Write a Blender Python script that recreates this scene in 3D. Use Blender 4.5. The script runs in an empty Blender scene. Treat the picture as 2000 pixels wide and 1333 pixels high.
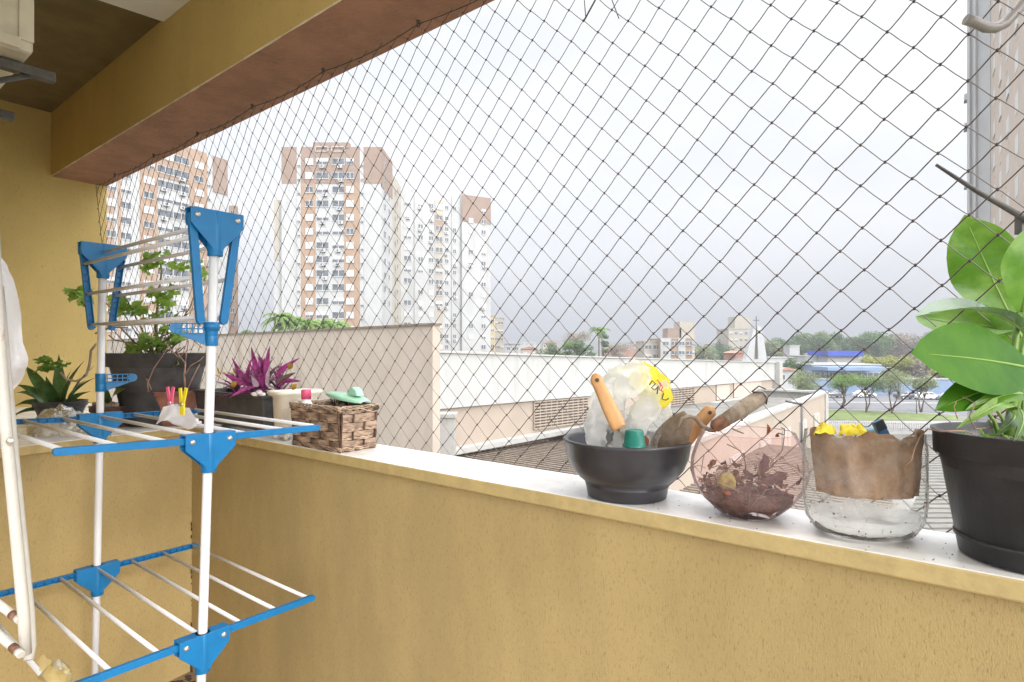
import bpy, math, random
from mathutils import Vector, Matrix, noise
random.seed(7)
R = math.radians
F = 1150.0; HZ = 682.0; EYE = 1.19
# ------------------------------------------------------------------ camera, sky, sun, exposure
sc = bpy.context.scene
cam_d = bpy.data.cameras.new("camera"); cam = bpy.data.objects.new("camera", cam_d)
sc.collection.objects.link(cam); sc.camera = cam
cam.location = (0, 0, EYE); cam.rotation_euler = (R(90), 0, 0)
cam_d.sensor_width = 36; cam_d.lens = 36*F/2000; cam_d.shift_y = 15.5/2000
cam_d.clip_start = 0.05; cam_d.clip_end = 9000
sc.view_settings.view_transform = 'Standard'; sc.view_settings.look = 'None'
sc.view_settings.exposure = 0.62; sc.view_settings.gamma = 1
SUN_EL, SUN_AZ = R(23), R(141)      # azimuth measured clockwise from +Y: behind the camera, to the right
world = bpy.data.worlds.new("World"); sc.world = world; world.use_nodes = True
nt = world.node_tree; nt.nodes.clear()
def N(t, tree=None, **kw):
    n = (tree or nt).nodes.new(t)
    for k, v in kw.items():
        if k in n.inputs.keys(): n.inputs[k].default_value = v
        else: setattr(n, k, v)
    return n
out = N('ShaderNodeOutputWorld'); bg = N('ShaderNodeBackground'); bg2 = N('ShaderNodeBackground'); addw = N('ShaderNodeAddShader')
sky = N('ShaderNodeTexSky'); sky.sky_type = 'NISHITA'; sky.sun_disc = False
sky.sun_elevation = SUN_EL; sky.sun_rotation = SUN_AZ; sky.air_density = 1.0; sky.dust_density = 4.0
hs = N('ShaderNodeHueSaturation'); hs.inputs['Saturation'].default_value = 0.25
nt.links.new(sky.outputs[0], hs.inputs['Color']); nt.links.new(hs.outputs[0], bg.inputs[0]); bg.inputs[1].default_value = 0.05
# thick cloud layer: soft noise, brighter around the veiled sun
tc = N('ShaderNodeTexCoord'); mp = N('ShaderNodeMapping'); mp.inputs['Scale'].default_value = (1.0, 1.0, 2.6)
nz = N('ShaderNodeTexNoise'); nz.inputs['Scale'].default_value = 1.9; nz.inputs['Detail'].default_value = 6; nz.inputs['Roughness'].default_value = .5
nt.links.new(tc.outputs['Generated'], mp.inputs[0]); nt.links.new(mp.outputs[0], nz.inputs['Vector'])
cr = N('ShaderNodeValToRGB'); cr.color_ramp.elements[0].position = .40; cr.color_ramp.elements[0].color = (.53, .538, .56, 1)
cr.color_ramp.elements[1].position = .62; cr.color_ramp.elements[1].color = (.66, .662, .67, 1)
nt.links.new(nz.outputs['Fac'], cr.inputs[0])
sd = Vector((math.sin(SUN_AZ)*math.cos(SUN_EL), math.cos(SUN_AZ)*math.cos(SUN_EL), math.sin(SUN_EL)))
dot = N('ShaderNodeVectorMath'); dot.operation = 'DOT_PRODUCT'; dot.inputs[1].default_value = sd
nt.links.new(tc.outputs['Generated'], dot.inputs[0])
mr = N('ShaderNodeMapRange'); mr.inputs['From Min'].default_value = -.25; mr.inputs['From Max'].default_value = 1
mr.inputs['To Min'].default_value = 1.0; mr.inputs['To Max'].default_value = 2.3
nt.links.new(dot.outputs['Value'], mr.inputs['Value'])
# an overcast sky is several times brighter overhead than near the horizon
sx = N('ShaderNodeSeparateXYZ'); nt.links.new(tc.outputs['Generated'], sx.inputs[0])
mz = N('ShaderNodeMapRange'); mz.interpolation_type = 'SMOOTHSTEP'; mz.inputs['From Min'].default_value = .5; mz.inputs['From Max'].default_value = .92
mz.inputs['To Min'].default_value = 1.0; mz.inputs['To Max'].default_value = 4.6; nt.links.new(sx.outputs['Z'], mz.inputs['Value'])
mu = N('ShaderNodeMath'); mu.operation = 'MULTIPLY'; nt.links.new(mr.outputs[0], mu.inputs[0]); nt.links.new(mz.outputs[0], mu.inputs[1])
nt.links.new(cr.outputs[0], bg2.inputs[0]); nt.links.new(mu.outputs[0], bg2.inputs[1])
nt.links.new(bg.outputs[0], addw.inputs[0]); nt.links.new(bg2.outputs[0], addw.inputs[1]); nt.links.new(addw.outputs[0], out.inputs[0])
sun_d = bpy.data.lights.new("sun", 'SUN'); sun_d.energy = 1.5; sun_d.angle = R(13); sun_d.color = (1, .96, .9)
sun = bpy.data.objects.new("sun", sun_d); sc.collection.objects.link(sun)
sun.rotation_euler = (-sd).to_track_quat('-Z', 'Y').to_euler()

# ------------------------------------------------------------------ helpers
UU = Vector((-.7845, .6201, 0)); NN = Vector((.6201, .7845, 0)); ZZ = Vector((0, 0, 1))
SILL = EYE-.33; GZ = EYE-9.6
def P(px, py, d): return Vector(((px-1000)/F*d, d, EYE+(HZ-py)/F*d))
def W(s, n, z): return UU*s+NN*n+ZZ*z
def S(px, z): return Vector(((px-1000)/F*z, z, SILL))
def G(px, py, g=None):
    h = 9.6 if g is None else g
    d = h*F/(py-HZ); return Vector(((px-1000)/F*d, d, EYE-h))
def V(*a): return Vector(a)

class MB:
    def __init__(self): self.v = []; self.f = []; self.m = []; self.s = []
    def add(self, vs, fs, mi=0, sm=False):
        o = len(self.v); self.v += [Vector(x) for x in vs]
        for f in fs: self.f.append([i+o for i in f]); self.m.append(mi); self.s.append(sm)
        return self
    def box(self, c, h, ax=None, mi=0):
        c = Vector(c); ax = ax or (V(1,0,0), V(0,1,0), ZZ)
        vs = [c+ax[0]*h[0]*x+ax[1]*h[1]*y+ax[2]*h[2]*z for x in (-1,1) for y in (-1,1) for z in (-1,1)]
        fs = [(0,1,3,2),(4,6,7,5),(0,4,5,1),(2,3,7,6),(0,2,6,4),(1,5,7,3)]
        if ax[0].cross(ax[1]).dot(ax[2]) < 0: fs = [tuple(reversed(f)) for f in fs]
        return self.add(vs, fs, mi)
    def bar(self, a, b, w, h, up=ZZ, mi=0):
        a = Vector(a); b = Vector(b); d = (b-a); L = d.length; d.normalize(); sd_ = d.cross(up).normalized(); u2 = sd_.cross(d)
        return self.box((a+b)/2, (L/2, w/2, h/2), (d, sd_, u2), mi)
    def prism(self, pts, ex, mi=0, mi_top=None):
        n = len(pts); ex = Vector(ex); vs = [Vector(p) for p in pts]+[Vector(p)+ex for p in pts]
        self.add(vs, [tuple(range(n)), tuple(range(2*n-1, n-1, -1))]+[(i, i+n, (i+1) % n+n, (i+1) % n) for i in range(n)], mi)
        if mi_top is not None: self.m[-(n+1)] = mi_top
        return self
    def quad(self, *p, mi=0): return self.add(p, [tuple(range(len(p)))], mi)
    def tube(self, pts, r, seg=8, mi=0, cap=True, closed=False, sq=None):
        pts = [Vector(p) for p in pts]; n = len(pts)
        rs = r if isinstance(r, (list, tuple)) else [r]*n
        tg = []
        for i in range(n):
            a = pts[(i-1) % n if closed else max(i-1, 0)]; b = pts[(i+1) % n if closed else min(i+1, n-1)]
            t = b-a; tg.append(t.normalized() if t.length > 1e-9 else ZZ.copy())
        u = tg[0].cross(ZZ if abs(tg[0].z) < .9 else V(1,0,0)).normalized(); vs = []
        for i in range(n):
            u = (u-tg[i]*u.dot(tg[i])).normalized(); w = tg[i].cross(u)
            for k in range(seg):
                a = 2*math.pi*k/seg; vs.append(pts[i]+(u*math.cos(a)+w*math.sin(a)*(sq or 1))*rs[i])
        fs = [(i*seg+k, i*seg+(k+1) % seg, ((i+1) % n)*seg+(k+1) % seg, ((i+1) % n)*seg+k) for i in range(n if closed else n-1) for k in range(seg)]
        self.add(vs, fs, mi, True)
        if cap and not closed:
            o = len(self.v)-len(vs)
            self.f.append([o+k for k in range(seg-1, -1, -1)]); self.m.append(mi); self.s.append(False)
            self.f.append([o+(n-1)*seg+k for k in range(seg)]); self.m.append(mi); self.s.append(False)
        return self
    def lathe(self, c, prof, seg=32, mi=0, sx=1, sy=1, ax=None, sm=True):
        c = Vector(c); ax = ax or (V(1,0,0), V(0,1,0), ZZ); vs = []
        for r, z in prof:
            for k in range(seg):
                a = 2*math.pi*k/seg; vs.append(c+ax[0]*r*math.cos(a)*sx+ax[1]*r*math.sin(a)*sy+ax[2]*z)
        fs = [(i*seg+k, i*seg+(k+1) % seg, (i+1)*seg+(k+1) % seg, (i+1)*seg+k) for i in range(len(prof)-1) for k in range(seg)]
        return self.add(vs, fs, mi, sm)
    def ball(self, c, r, seg=8, mi=0, sc=(1,1,1)):
        n = max(3, seg//2); prof = [(r*math.sin(math.pi*i/n)+1e-5, -r*math.cos(math.pi*i/n)*sc[2]) for i in range(n+1)]
        return self.lathe(c, prof, seg, mi, sc[0], sc[1])
    def crumple(self, start, amp, freq, seed=0):
        for i in range(start, len(self.v)):
            p = self.v[i]; q = p*freq+V(seed, seed*.7, seed*.3)
            self.v[i] = p+noise.noise_vector(q)*amp+noise.noise_vector(q*2.7)*amp*.4
        return self

def leaf(mb, b, t, w, up=ZZ, bend=0, fold=.15, mi=0, nu=9, shape='obov', wave=0, v2=2):
    b = Vector(b); t = Vector(t); ax = t-b; L = ax.length; d = ax.normalized(); up = (up-d*up.dot(d))
    up = up.normalized() if up.length > 1e-6 else d.orthogonal().normalized()
    sd_ = d.cross(up); vs = []; nv = v2*2+1
    for i in range(nu):
        q = i/(nu-1)
        if shape == 'obov': ww = math.sin(math.pi*min(1, q**1.15*.97+.03))**.75
        elif shape == 'lance': ww = (math.sin(math.pi*(q**.55)*.93+.12)+.04) if q < 1 else 0.02
        elif shape == 'strap': ww = (1-q**3)*(.6+.4*math.sin(math.pi*q))
        else: ww = math.sin(math.pi*min(1, q*.95+.05))**.6
        ww = max(.015, ww)*w/2
        c = b+ax*q+up*bend*L*4*q*(1-q)
        for j in range(nv):
            v = (j-v2)/v2
            vs.append(c+sd_*ww*v+up*(fold*abs(v)*ww*1.2+wave*ww*math.sin(q*14+v*3)*abs(v)))
    fs = [(i*nv+j, i*nv+j+1, (i+1)*nv+j+1, (i+1)*nv+j) for i in range(nu-1) for j in range(nv-1)]
    mb.add(vs, fs, mi, True)

ORG = {}
def lk(o): sc.collection.objects.link(o)
def tag(o, label=None, cat=None, group=None, kind=None):
    if label: o['label'] = label
    if cat: o['category'] = cat
    if group: o['group'] = group
    if kind: o['kind'] = kind
    return o
def thing(name, label, cat, loc, group=None):
    o = bpy.data.objects.new(name, None); lk(o); o.location = loc; o.empty_display_size = .05; ORG[o.name] = Vector(loc)
    return tag(o, label, cat, group)
def mk(name, mb, mats, parent=None, org=None, bevel=0, label=None, subd=0):
    mats = mats if isinstance(mats, (list, tuple)) else [mats]
    if org is None:
        if parent is not None: org = ORG[parent.name]
        else:
            xs = [v.x for v in mb.v]; ys = [v.y for v in mb.v]; zs = [v.z for v in mb.v]
            org = V((min(xs)+max(xs))/2, (min(ys)+max(ys))/2, min(zs))
    me = bpy.data.meshes.new(name); me.from_pydata([v-org for v in mb.v], [], mb.f)
    for m in mats: me.materials.append(m)
    me.polygons.foreach_set('material_index', mb.m); me.polygons.foreach_set('use_smooth', mb.s); me.update()
    o = bpy.data.objects.new(name, me); lk(o); ORG[o.name] = Vector(org)
    if parent is not None: o.parent = parent; o.location = Vector(org)-ORG[parent.name]
    else: o.location = org
    if bevel:
        b = o.modifiers.new('bevel', 'BEVEL'); b.width = bevel; b.segments = 2; b.limit_method = 'ANGLE'; b.angle_limit = R(40)
    if subd:
        b = o.modifiers.new('sub', 'SUBSURF'); b.levels = subd; b.render_levels = subd
    if label: o['label'] = label
    return o
def solo(name, mb, mats, label, cat, group=None, **kw): return tag(mk(name, mb, mats, **kw), label, cat, group)
def struct(name, mb, mats, kind='structure', **kw): return tag(mk(name, mb, mats, **kw), kind=kind)
def inst(proto_mesh, name, parent, pos, rz=0, scale=(1,1,1), label=None):
    o = bpy.data.objects.new(name, proto_mesh); lk(o); ORG[o.name] = Vector(pos)
    o.parent = parent; o.location = Vector(pos)-ORG[parent.name]; o.rotation_euler = (0, 0, rz); o.scale = scale
    if label: o['label'] = label
    return o
def meshof(name, mb, mats):
    me = bpy.data.meshes.new(name); me.from_pydata(mb.v, [], mb.f)
    for m in mats: me.materials.append(m)
    me.polygons.foreach_set('material_index', mb.m); me.polygons.foreach_set('use_smooth', mb.s); me.update(); return me

# ------------------------------------------------------------------ materials
def mat(name, col, rough=.6, var=.0, vscale=5, bump=0, bscale=60, metal=0, trans=0, spec=.5, stretch=(1,1,1), col2=None, thr=(.4,.6), stain=None, coat=0, sheen=0, ao=None):
    m = bpy.data.materials.new(name); m.use_nodes = True; t = m.node_tree; b = t.nodes['Principled BSDF']
    b.inputs['Roughness'].default_value = rough; b.inputs['Metallic'].default_value = metal; b.inputs['Specular IOR Level'].default_value = spec
    if coat: b.inputs['Coat Weight'].default_value = coat; b.inputs['Coat Roughness'].default_value = .15
    c = (*col, 1); b.inputs['Base Color'].default_value = c
    tcn = t.nodes.new('ShaderNodeTexCoord'); mpn = t.nodes.new('ShaderNodeMapping'); mpn.inputs['Scale'].default_value = stretch
    t.links.new(tcn.outputs['Object'], mpn.inputs[0]); last = None
    if var or col2:
        n = t.nodes.new('ShaderNodeTexNoise'); n.inputs['Scale'].default_value = vscale; n.inputs['Detail'].default_value = 7; n.inputs['Roughness'].default_value = .62
        t.links.new(mpn.outputs[0], n.inputs['Vector']); r = t.nodes.new('ShaderNodeValToRGB')
        r.color_ramp.elements[0].position = thr[0]; r.color_ramp.elements[1].position = thr[1]
        if col2: r.color_ramp.elements[0].color = c; r.color_ramp.elements[1].color = (*col2, 1)
        else:
            r.color_ramp.elements[0].color = (*[x*(1-var) for x in col], 1); r.color_ramp.elements[1].color = (*[min(1, x*(1+var)) for x in col], 1)
        t.links.new(n.outputs['Fac'], r.inputs[0]); last = r.outputs[0]
    if stain:
        scol, sscale, lo, hi, sst = stain
        mp2 = t.nodes.new('ShaderNodeMapping'); mp2.inputs['Scale'].default_value = sst; t.links.new(tcn.outputs['Object'], mp2.inputs[0])
        n = t.nodes.new('ShaderNodeTexNoise'); n.inputs['Scale'].default_value = sscale; n.inputs['Detail'].default_value = 9; n.inputs['Roughness'].default_value = .7
        t.links.new(mp2.outputs[0], n.inputs['Vector']); r = t.nodes.new('ShaderNodeValToRGB')
        r.color_ramp.elements[0].position = lo; r.color_ramp.elements[0].color = (0,0,0,1); r.color_ramp.elements[1].position = hi
        t.links.new(n.outputs['Fac'], r.inputs[0]); mx = t.nodes.new('ShaderNodeMix'); mx.data_type = 'RGBA'
        t.links.new(r.outputs[0], mx.inputs['Factor'])
        if last: t.links.new(last, mx.inputs[6])
        else: mx.inputs[6].default_value = c
        mx.inputs[7].default_value = (*scol, 1); last = mx.outputs[2]
    if last: t.links.new(last, b.inputs['Base Color'])
    if bump:
        n = t.nodes.new('ShaderNodeTexNoise'); n.inputs['Scale'].default_value = bscale; n.inputs['Detail'].default_value = 5
        t.links.new(mpn.outputs[0], n.inputs['Vector']); bp = t.nodes.new('ShaderNodeBump'); bp.inputs['Strength'].default_value = bump; bp.inputs['Distance'].default_value = .01
        t.links.new(n.outputs['Fac'], bp.inputs['Height']); t.links.new(bp.outputs[0], b.inputs['Normal'])
    if trans:   # leaves: light passes through
        tr = t.nodes.new('ShaderNodeBsdfTranslucent'); mxs = t.nodes.new('ShaderNodeMixShader'); mxs.inputs[0].default_value = trans
        if last: t.links.new(last, tr.inputs[0])
        else: tr.inputs[0].default_value = c
        t.links.new(b.outputs[0], mxs.inputs[1]); t.links.new(tr.outputs[0], mxs.inputs[2]); t.links.new(mxs.outputs[0], t.nodes['Material Output'].inputs[0])
    return m
def clear(name, tint, gloss=.12, rough=.03, body=0, bodycol=(.9,.9,.9), bump=0, bscale=30, dirt=0, tl_=.5):
    m = bpy.data.materials.new(name); m.use_nodes = True; t = m.node_tree; t.nodes.clear(); o = t.nodes.new('ShaderNodeOutputMaterial')
    tr = t.nodes.new('ShaderNodeBsdfTransparent'); tr.inputs[0].default_value = (*tint, 1)
    gl = t.nodes.new('ShaderNodeBsdfGlossy'); gl.inputs['Roughness'].default_value = rough
    lw = t.nodes.new('ShaderNodeLayerWeight'); lw.inputs[0].default_value = gloss
    mx = t.nodes.new('ShaderNodeMixShader'); t.links.new(lw.outputs['Fresnel'], mx.inputs[0]); t.links.new(tr.outputs[0], mx.inputs[1]); t.links.new(gl.outputs[0], mx.inputs[2])
    fin = mx
    if body:
        d = t.nodes.new('ShaderNodeBsdfDiffuse'); d.inputs[0].default_value = (*bodycol, 1); tl = t.nodes.new('ShaderNodeBsdfTranslucent'); tl.inputs[0].default_value = (*bodycol, 1)
        m1 = t.nodes.new('ShaderNodeMixShader'); m1.inputs[0].default_value = tl_; t.links.new(d.outputs[0], m1.inputs[1]); t.links.new(tl.outputs[0], m1.inputs[2])
        m2 = t.nodes.new('ShaderNodeMixShader'); t.links.new(mx.outputs[0], m2.inputs[1]); t.links.new(m1.outputs[0], m2.inputs[2]); m2.inputs[0].default_value = body
        if dirt:
            tcn = t.nodes.new('ShaderNodeTexCoord'); n = t.nodes.new('ShaderNodeTexNoise'); n.inputs['Scale'].default_value = dirt; n.inputs['Detail'].default_value = 6
            t.links.new(tcn.outputs['Object'], n.inputs['Vector']); mr_ = t.nodes.new('ShaderNodeMapRange'); mr_.inputs['From Min'].default_value = .42; mr_.inputs['From Max'].default_value = .68
            mr_.inputs['To Min'].default_value = body*.35; mr_.inputs['To Max'].default_value = min(1, body*2.2); t.links.new(n.outputs['Fac'], mr_.inputs['Value']); t.links.new(mr_.outputs[0], m2.inputs[0])
        fin = m2
    if bump:
        tcn = t.nodes.new('ShaderNodeTexCoord'); n = t.nodes.new('ShaderNodeTexNoise'); n.inputs['Scale'].default_value = bscale; n.inputs['Detail'].default_value = 4; n.inputs['Distortion'].default_value = 1.5
        t.links.new(tcn.outputs['Object'], n.inputs['Vector']); bp = t.nodes.new('ShaderNodeBump'); bp.inputs['Strength'].default_value = bump; bp.inputs['Distance'].default_value = .02
        t.links.new(n.outputs['Fac'], bp.inputs['Height']); t.links.new(bp.outputs[0], gl.inputs['Normal'])
        if body: t.links.new(bp.outputs[0], d.inputs['Normal'])
    t.links.new(fin.outputs[0], o.inputs[0]); return m

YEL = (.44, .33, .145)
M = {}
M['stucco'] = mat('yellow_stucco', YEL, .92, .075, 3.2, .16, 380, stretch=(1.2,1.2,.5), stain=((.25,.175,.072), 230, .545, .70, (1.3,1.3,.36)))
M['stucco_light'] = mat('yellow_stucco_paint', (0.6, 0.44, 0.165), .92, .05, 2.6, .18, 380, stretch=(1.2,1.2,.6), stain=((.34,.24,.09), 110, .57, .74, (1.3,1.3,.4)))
M['brown'] = mat('terracotta_stucco', (0.33, 0.17, 0.11), .9, .13, 7, .6, 60, stain=((.14,.08,.06), 3, .60, .78, (1,1,1)))
M['chip'] = mat('chipped_plaster', (.72,.64,.48), .9, .1, 30)
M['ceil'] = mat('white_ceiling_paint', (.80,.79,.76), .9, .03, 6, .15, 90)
M['ceil_shaded'] = mat('ochre_ceiling_painted_shade', (0.17, 0.125, 0.05), .95, .10, 6, .3, 90)  # ochre plaster darkened, the dim corner's shade is painted into this colour
M['marble'] = mat('white_marble', (0.9, 0.89, 0.865), .22, 0, col2=(.66,.61,.55), vscale=6, thr=(.45,.75), stain=((.45,.38,.30), 16, .66, .82, (1,1,1)))
M['marble_edge'] = mat('yellowed_marble_edge', (0.5, 0.385, 0.17), .5, .08, 20, .15, 80)
M['tile'] = mat('floor_tile', (.30,.22,.16), .5, .15, 8)
M['grime'] = mat('grime', (.07,.05,.035), .95, .3, 60)
M['blue'] = mat('blue_plastic', (0.003, 0.155, 0.385), .38, .06, 20)
M['whitecoat'] = mat('white_coated_steel', (0.72, 0.73, 0.76), .32, .02, 10)
M['oldwhite'] = mat('old_white_enamel', (0.52, 0.5, 0.455), .45, .05, 20, stain=((.33,.22,.14), 35, .60, .72, (1,1,.6)))
M['rust'] = mat('rust', (0.2, 0.095, 0.055), .85, .4, 60)
M['steel'] = mat('steel_screw', (.62,.6,.56), .35, metal=.9)
M['net'] = mat('net_twine', (.075,.055,.05), .8, .3, 40)
M['acwhite'] = mat('dusty_ivory_metal', (.62,.58,.48), .6, .08, 12)
M['darkmetal'] = mat('dark_painted_metal', (.085,.08,.075), .5, .2, 30)
M['greymetal'] = mat('galvanised_grey', (.27,.25,.24), .5, .15, 20, metal=.3)
M['black'] = mat('black_plastic', (0.026, 0.026, 0.031), .42, .15, 30, .08, 200)
M['blackgloss'] = mat('black_glossy_plastic', (0.034, 0.034, 0.041), .34, .2, 12, coat=.1)
M['darkpot'] = mat('dusty_black_plastic', (0.07, 0.067, 0.07), .55, .25, 15)
M['darkgrey'] = mat('dark_grey_plastic', (.065,.065,.07), .5, .2, 20, .1, 90)
M['terra'] = mat('terracotta', (0.3, 0.125, 0.085), .75, .15, 20)
M['soil'] = mat('soil', (.06,.04,.028), .95, .5, 60, .8, 80)
M['cream'] = mat('cream_plastic', (.74,.68,.56), .4, .06, 14, stain=((.45,.36,.24), 18, .64, .8, (1,1,1)))
M['wicker'] = mat('wicker_band', (0.33, 0.225, 0.16), .65, .35, 25, .4, 150, stretch=(1,1,4))
M['wicker_l'] = mat('wicker_light', (0.48, 0.35, 0.25), .6, .3, 40, .3, 120)
M['wicker_d'] = mat('wicker_dark', (.10,.055,.035), .75, .3, 40, .3, 120)
M['mint'] = mat('mint_plastic', (.33,.60,.43), .35, .05, 10)
M['pink'] = mat('pink_plastic', (.72,.10,.22), .35, .04, 10)
M['pinpink'] = mat('bright_pink_plastic', (.85,.13,.27), .4)
M['pinyel'] = mat('bright_yellow_plastic', (.88,.72,.03), .4)
M['white'] = mat('white_plastic', (.80,.80,.80), .4, .03, 10)
M['cloth'] = mat('white_cloth', (.80,.80,.83), .9, .03, 6, .2, 160, trans=.3)
M['wood'] = mat('varnished_beech', (.56,.31,.12), .4, 0, 9, .1, 60, stretch=(4,4,1), col2=(.40,.20,.075), thr=(.35,.7), stain=((.07,.04,.02), 22, .62, .74, (1,1,.4)))
M['oldwood'] = mat('weathered_wood', (.42,.35,.27), .8, 0, 25, .5, 60, stretch=(2,2,1), col2=(.24,.18,.13), thr=(.3,.7), stain=((.04,.03,.025), 40, .62, .7, (1,1,.6)))
M['rustblade'] = mat('soiled_steel', (.20,.145,.10), .7, 0, 60, .15, 160, col2=(.30,.23,.17), thr=(.35,.65), stain=((.06,.035,.02), 30, .6, .72, (1,1,1)), metal=.15)
M['green'] = mat('dark_green_plastic', (.012,.16,.125), .35)
M['deadred'] = mat('dry_red_leaf', (0.28, 0.085, 0.035), .7, .3, 60, trans=.3)
M['deadbrown'] = mat('dead_leaf', (.15,.075,.045), .85, .5, 50, .3, 60, trans=.25)
M['twig'] = mat('twig', (.22,.15,.10), .8, .3, 40)
M['moss'] = mat('dry_moss', (.25,.21,.06), .9, .4, 50)
M['kraft'] = mat('brown_kraft_paper', (0.36, 0.225, 0.135), .75, .15, 14, .9, 26, stain=((.20,.10,.05), 26, .45, .68, (1,1,1)))
M['yellowcloth'] = mat('yellow_cloth', (.85,.66,.04), .8, .1, 20, .3, 90)
M['bluepin'] = mat('blue_grip_plastic', (.03,.13,.30), .4)
M['yprint'] = clear('yellow_printed_film', (.9,.8,.2), .1, .3, .9, (.92,.82,.12), .5, 40, tl_=.7)
M['film'] = clear('milky_plastic_film', (.96,.96,.97), .08, .35, .88, (1,1,1), 1, 70, dirt=0, tl_=.85)
M['film2'] = clear('thin_clear_film', (.95,.95,.95), .08, .25, .55, (.95,.94,.92), .9, 30, dirt=24, tl_=.7)
M['pinkglass'] = clear('pink_glass', (0.97, 0.9, 0.89), .06, .04, .14, (1,.78,.76), tl_=.75)
M['clearglass'] = clear('scuffed_clear_plastic', (.95,.96,.95), .06, .08, .16, (.9,.88,.86), .25, 20, dirt=22)
M['leafbig'] = mat('glossy_green_leaf', (0.1, 0.25, 0.02), .35, 0, 11, .3, 18, col2=(.24,.42,.07), thr=(.42,.66), trans=.5, stain=((.34,.45,.05), 60, .70, .76, (1,1,1)))
M['leafdark'] = mat('dark_glossy_leaf', (0.035, 0.135, 0.006), .42, 0, 9, .2, 20, spec=.25, col2=(.075,.20,.012), thr=(.4,.7), trans=.25, stain=((.30,.42,.05), 70, .68, .74, (1,1,1)))
M['leafyoung'] = mat('young_green_leaf', (.16,.34,.035), .3, .15, 9, .1, 25, trans=.5)
M['leafgrey'] = mat('waxy_leaf_face', (.10,.18,.08), .18, .15, 9, .08, 30, trans=.2, coat=.5)
M['vein'] = mat('pale_leaf_vein', (.22,.36,.07), .4)
M['stemgreen'] = mat('green_stem', (.15,.26,.05), .5, .2, 30)
M['geran'] = mat('geranium_leaf', (0.2, 0.34, 0.06), .6, .35, 30, .2, 60, trans=.4)
M['agave'] = mat('dark_strap_leaf', (0.07, 0.14, 0.035), .4, .35, 14, .1, 40, trans=.2)
M['purple'] = mat('purple_leaf', (0.34, 0.055, 0.22), .4, .4, 30, .05, 40, trans=.4)
M['purplegreen'] = mat('striped_green_leaf', (.13,.14,.06), .4, 0, 30, col2=(.20,.06,.13), thr=(.4,.6), trans=.3)
M['palepurple'] = mat('pale_lilac_stripe', (.48,.36,.44), .4, .2, 30, trans=.35)
# far things
M['bwhite'] = mat('white_render', (0.43, 0.435, 0.44), .85, .04, .3, stain=((.33,.325,.31), .5, .52, .8, (1,1,.2)))
M['bbrown'] = mat('ochre_render', (0.34, 0.235, 0.165), .85, .05, .4)
M['bbrown2'] = mat('brown_render', (0.27, 0.195, 0.155), .85, .05, .4)
M['bbeige'] = mat('beige_render', (0.4, 0.365, 0.315), .85, .04, .4)
M['bpink'] = mat('pinkish_render', (0.46, 0.385, 0.335), .85, .05, .4)
M['bgrey'] = mat('grey_render', (0.4, 0.405, 0.415), .85, .05, .4)
M['wglass'] = mat('window_glass', (0.11, 0.125, 0.145), .15, .4, 1.2)
M['shutter'] = mat('white_shutter', (0.52, 0.52, 0.52), .6, .04, 3)
M['wallpeach'] = mat('peach_render', (0.39, 0.335, 0.285), .9, .05, .7, .15, 40, stain=((.235,.185,.135), .9, .54, .76, (1.4,1.4,.30)))
M['fascia'] = mat('pale_fascia_render', (0.38, 0.385, 0.38), .85, .03, .6, stain=((.27,.265,.245), 1.2, .50, .80, (1.6,1.6,.22)))
M['wallbeige'] = mat('beige_wall_render', (0.34, 0.285, 0.235), .9, .04, .8)
M['whitetrim'] = mat('white_trim', (0.37, 0.365, 0.35), .8, .05, 2, stain=((.25,.235,.21), 3, .54, .76, (1,1,1)))
M['fibro'] = mat('fibre_cement_roof', (0.27, 0.25, 0.225), .95, .2, 3, .4, 12, stain=((.22,.19,.16), 5, .55, .7, (1,1,1)))
M['slat'] = mat('weathered_slat', (0.17, 0.135, 0.105), .9, .2, 4)
M['slatgap'] = mat('dark_under_slats', (.10,.085,.07), .95)
M['roofgrey'] = mat('grey_roof_screed', (0.17, 0.165, 0.15), .95, .08, 1.2, stain=((.105,.10,.09), 1.5, .48, .72, (1,1,1)))
M['ground'] = mat('distant_ground', (0.09, 0.11, 0.055), .95, 0, .02, col2=(.18,.17,.14), thr=(.42,.58))
M['asphalt'] = mat('asphalt', (0.14, 0.14, 0.15), .9, .12, .5)
M['grass'] = mat('mown_grass', (0.13, 0.17, 0.05), .95, .2, .6)
M['paving'] = mat('pale_paving', (0.3, 0.29, 0.28), .9, .05, .5)
M['kerb'] = mat('kerb_white', (0.5, 0.5, 0.49), .9)
M['bluepaint'] = mat('light_blue_paint', (0.19, 0.27, 0.4), .7, .06, .5)
M['bluedeep'] = mat('deep_blue_roof', (.03,.07,.42), .6, .06, .5)
M['redroof'] = mat('clay_roof_tiles', (0.36, 0.2, 0.15), .9, .2, 1)
M['byellow'] = mat('pale_yellow_render', (0.53, 0.45, 0.28), .85, .04, .5)
M['hill'] = mat('wooded_hill', (.075,.10,.05), .95, .3, .01)
M['foliage'] = mat('tree_leaves', (0.18, 0.28, 0.08), .8, .35, .8, trans=.3)
M['foliage_y'] = mat('yellow_green_leaves', (0.3, 0.32, 0.08), .8, .3, .8, trans=.3)
M['foliage_d'] = mat('dark_leaves', (0.11, 0.18, 0.075), .8, .35, .5, trans=.25)
M['foliage_g'] = mat('grey_green_leaves', (0.24, 0.28, 0.15), .8, .3, .8, trans=.3)
M['foliage_b'] = mat('bare_greyish_twigs', (0.3, 0.26, 0.21), .8, .3, .8, trans=.2)
M['palm'] = mat('palm_fronds', (0.17, 0.27, 0.07), .7, .35, .7, trans=.3)
M['bark'] = mat('bark', (.15,.11,.085), .95, .25, 3)
M['carwhite'] = mat('white_car_paint', (.78,.78,.78), .25, coat=.6)
M['cargrey'] = mat('grey_car_paint', (.10,.105,.12), .25, metal=.4, coat=.6)
M['carred'] = mat('dark_red_lamp', (.4,.03,.02), .3)
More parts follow.
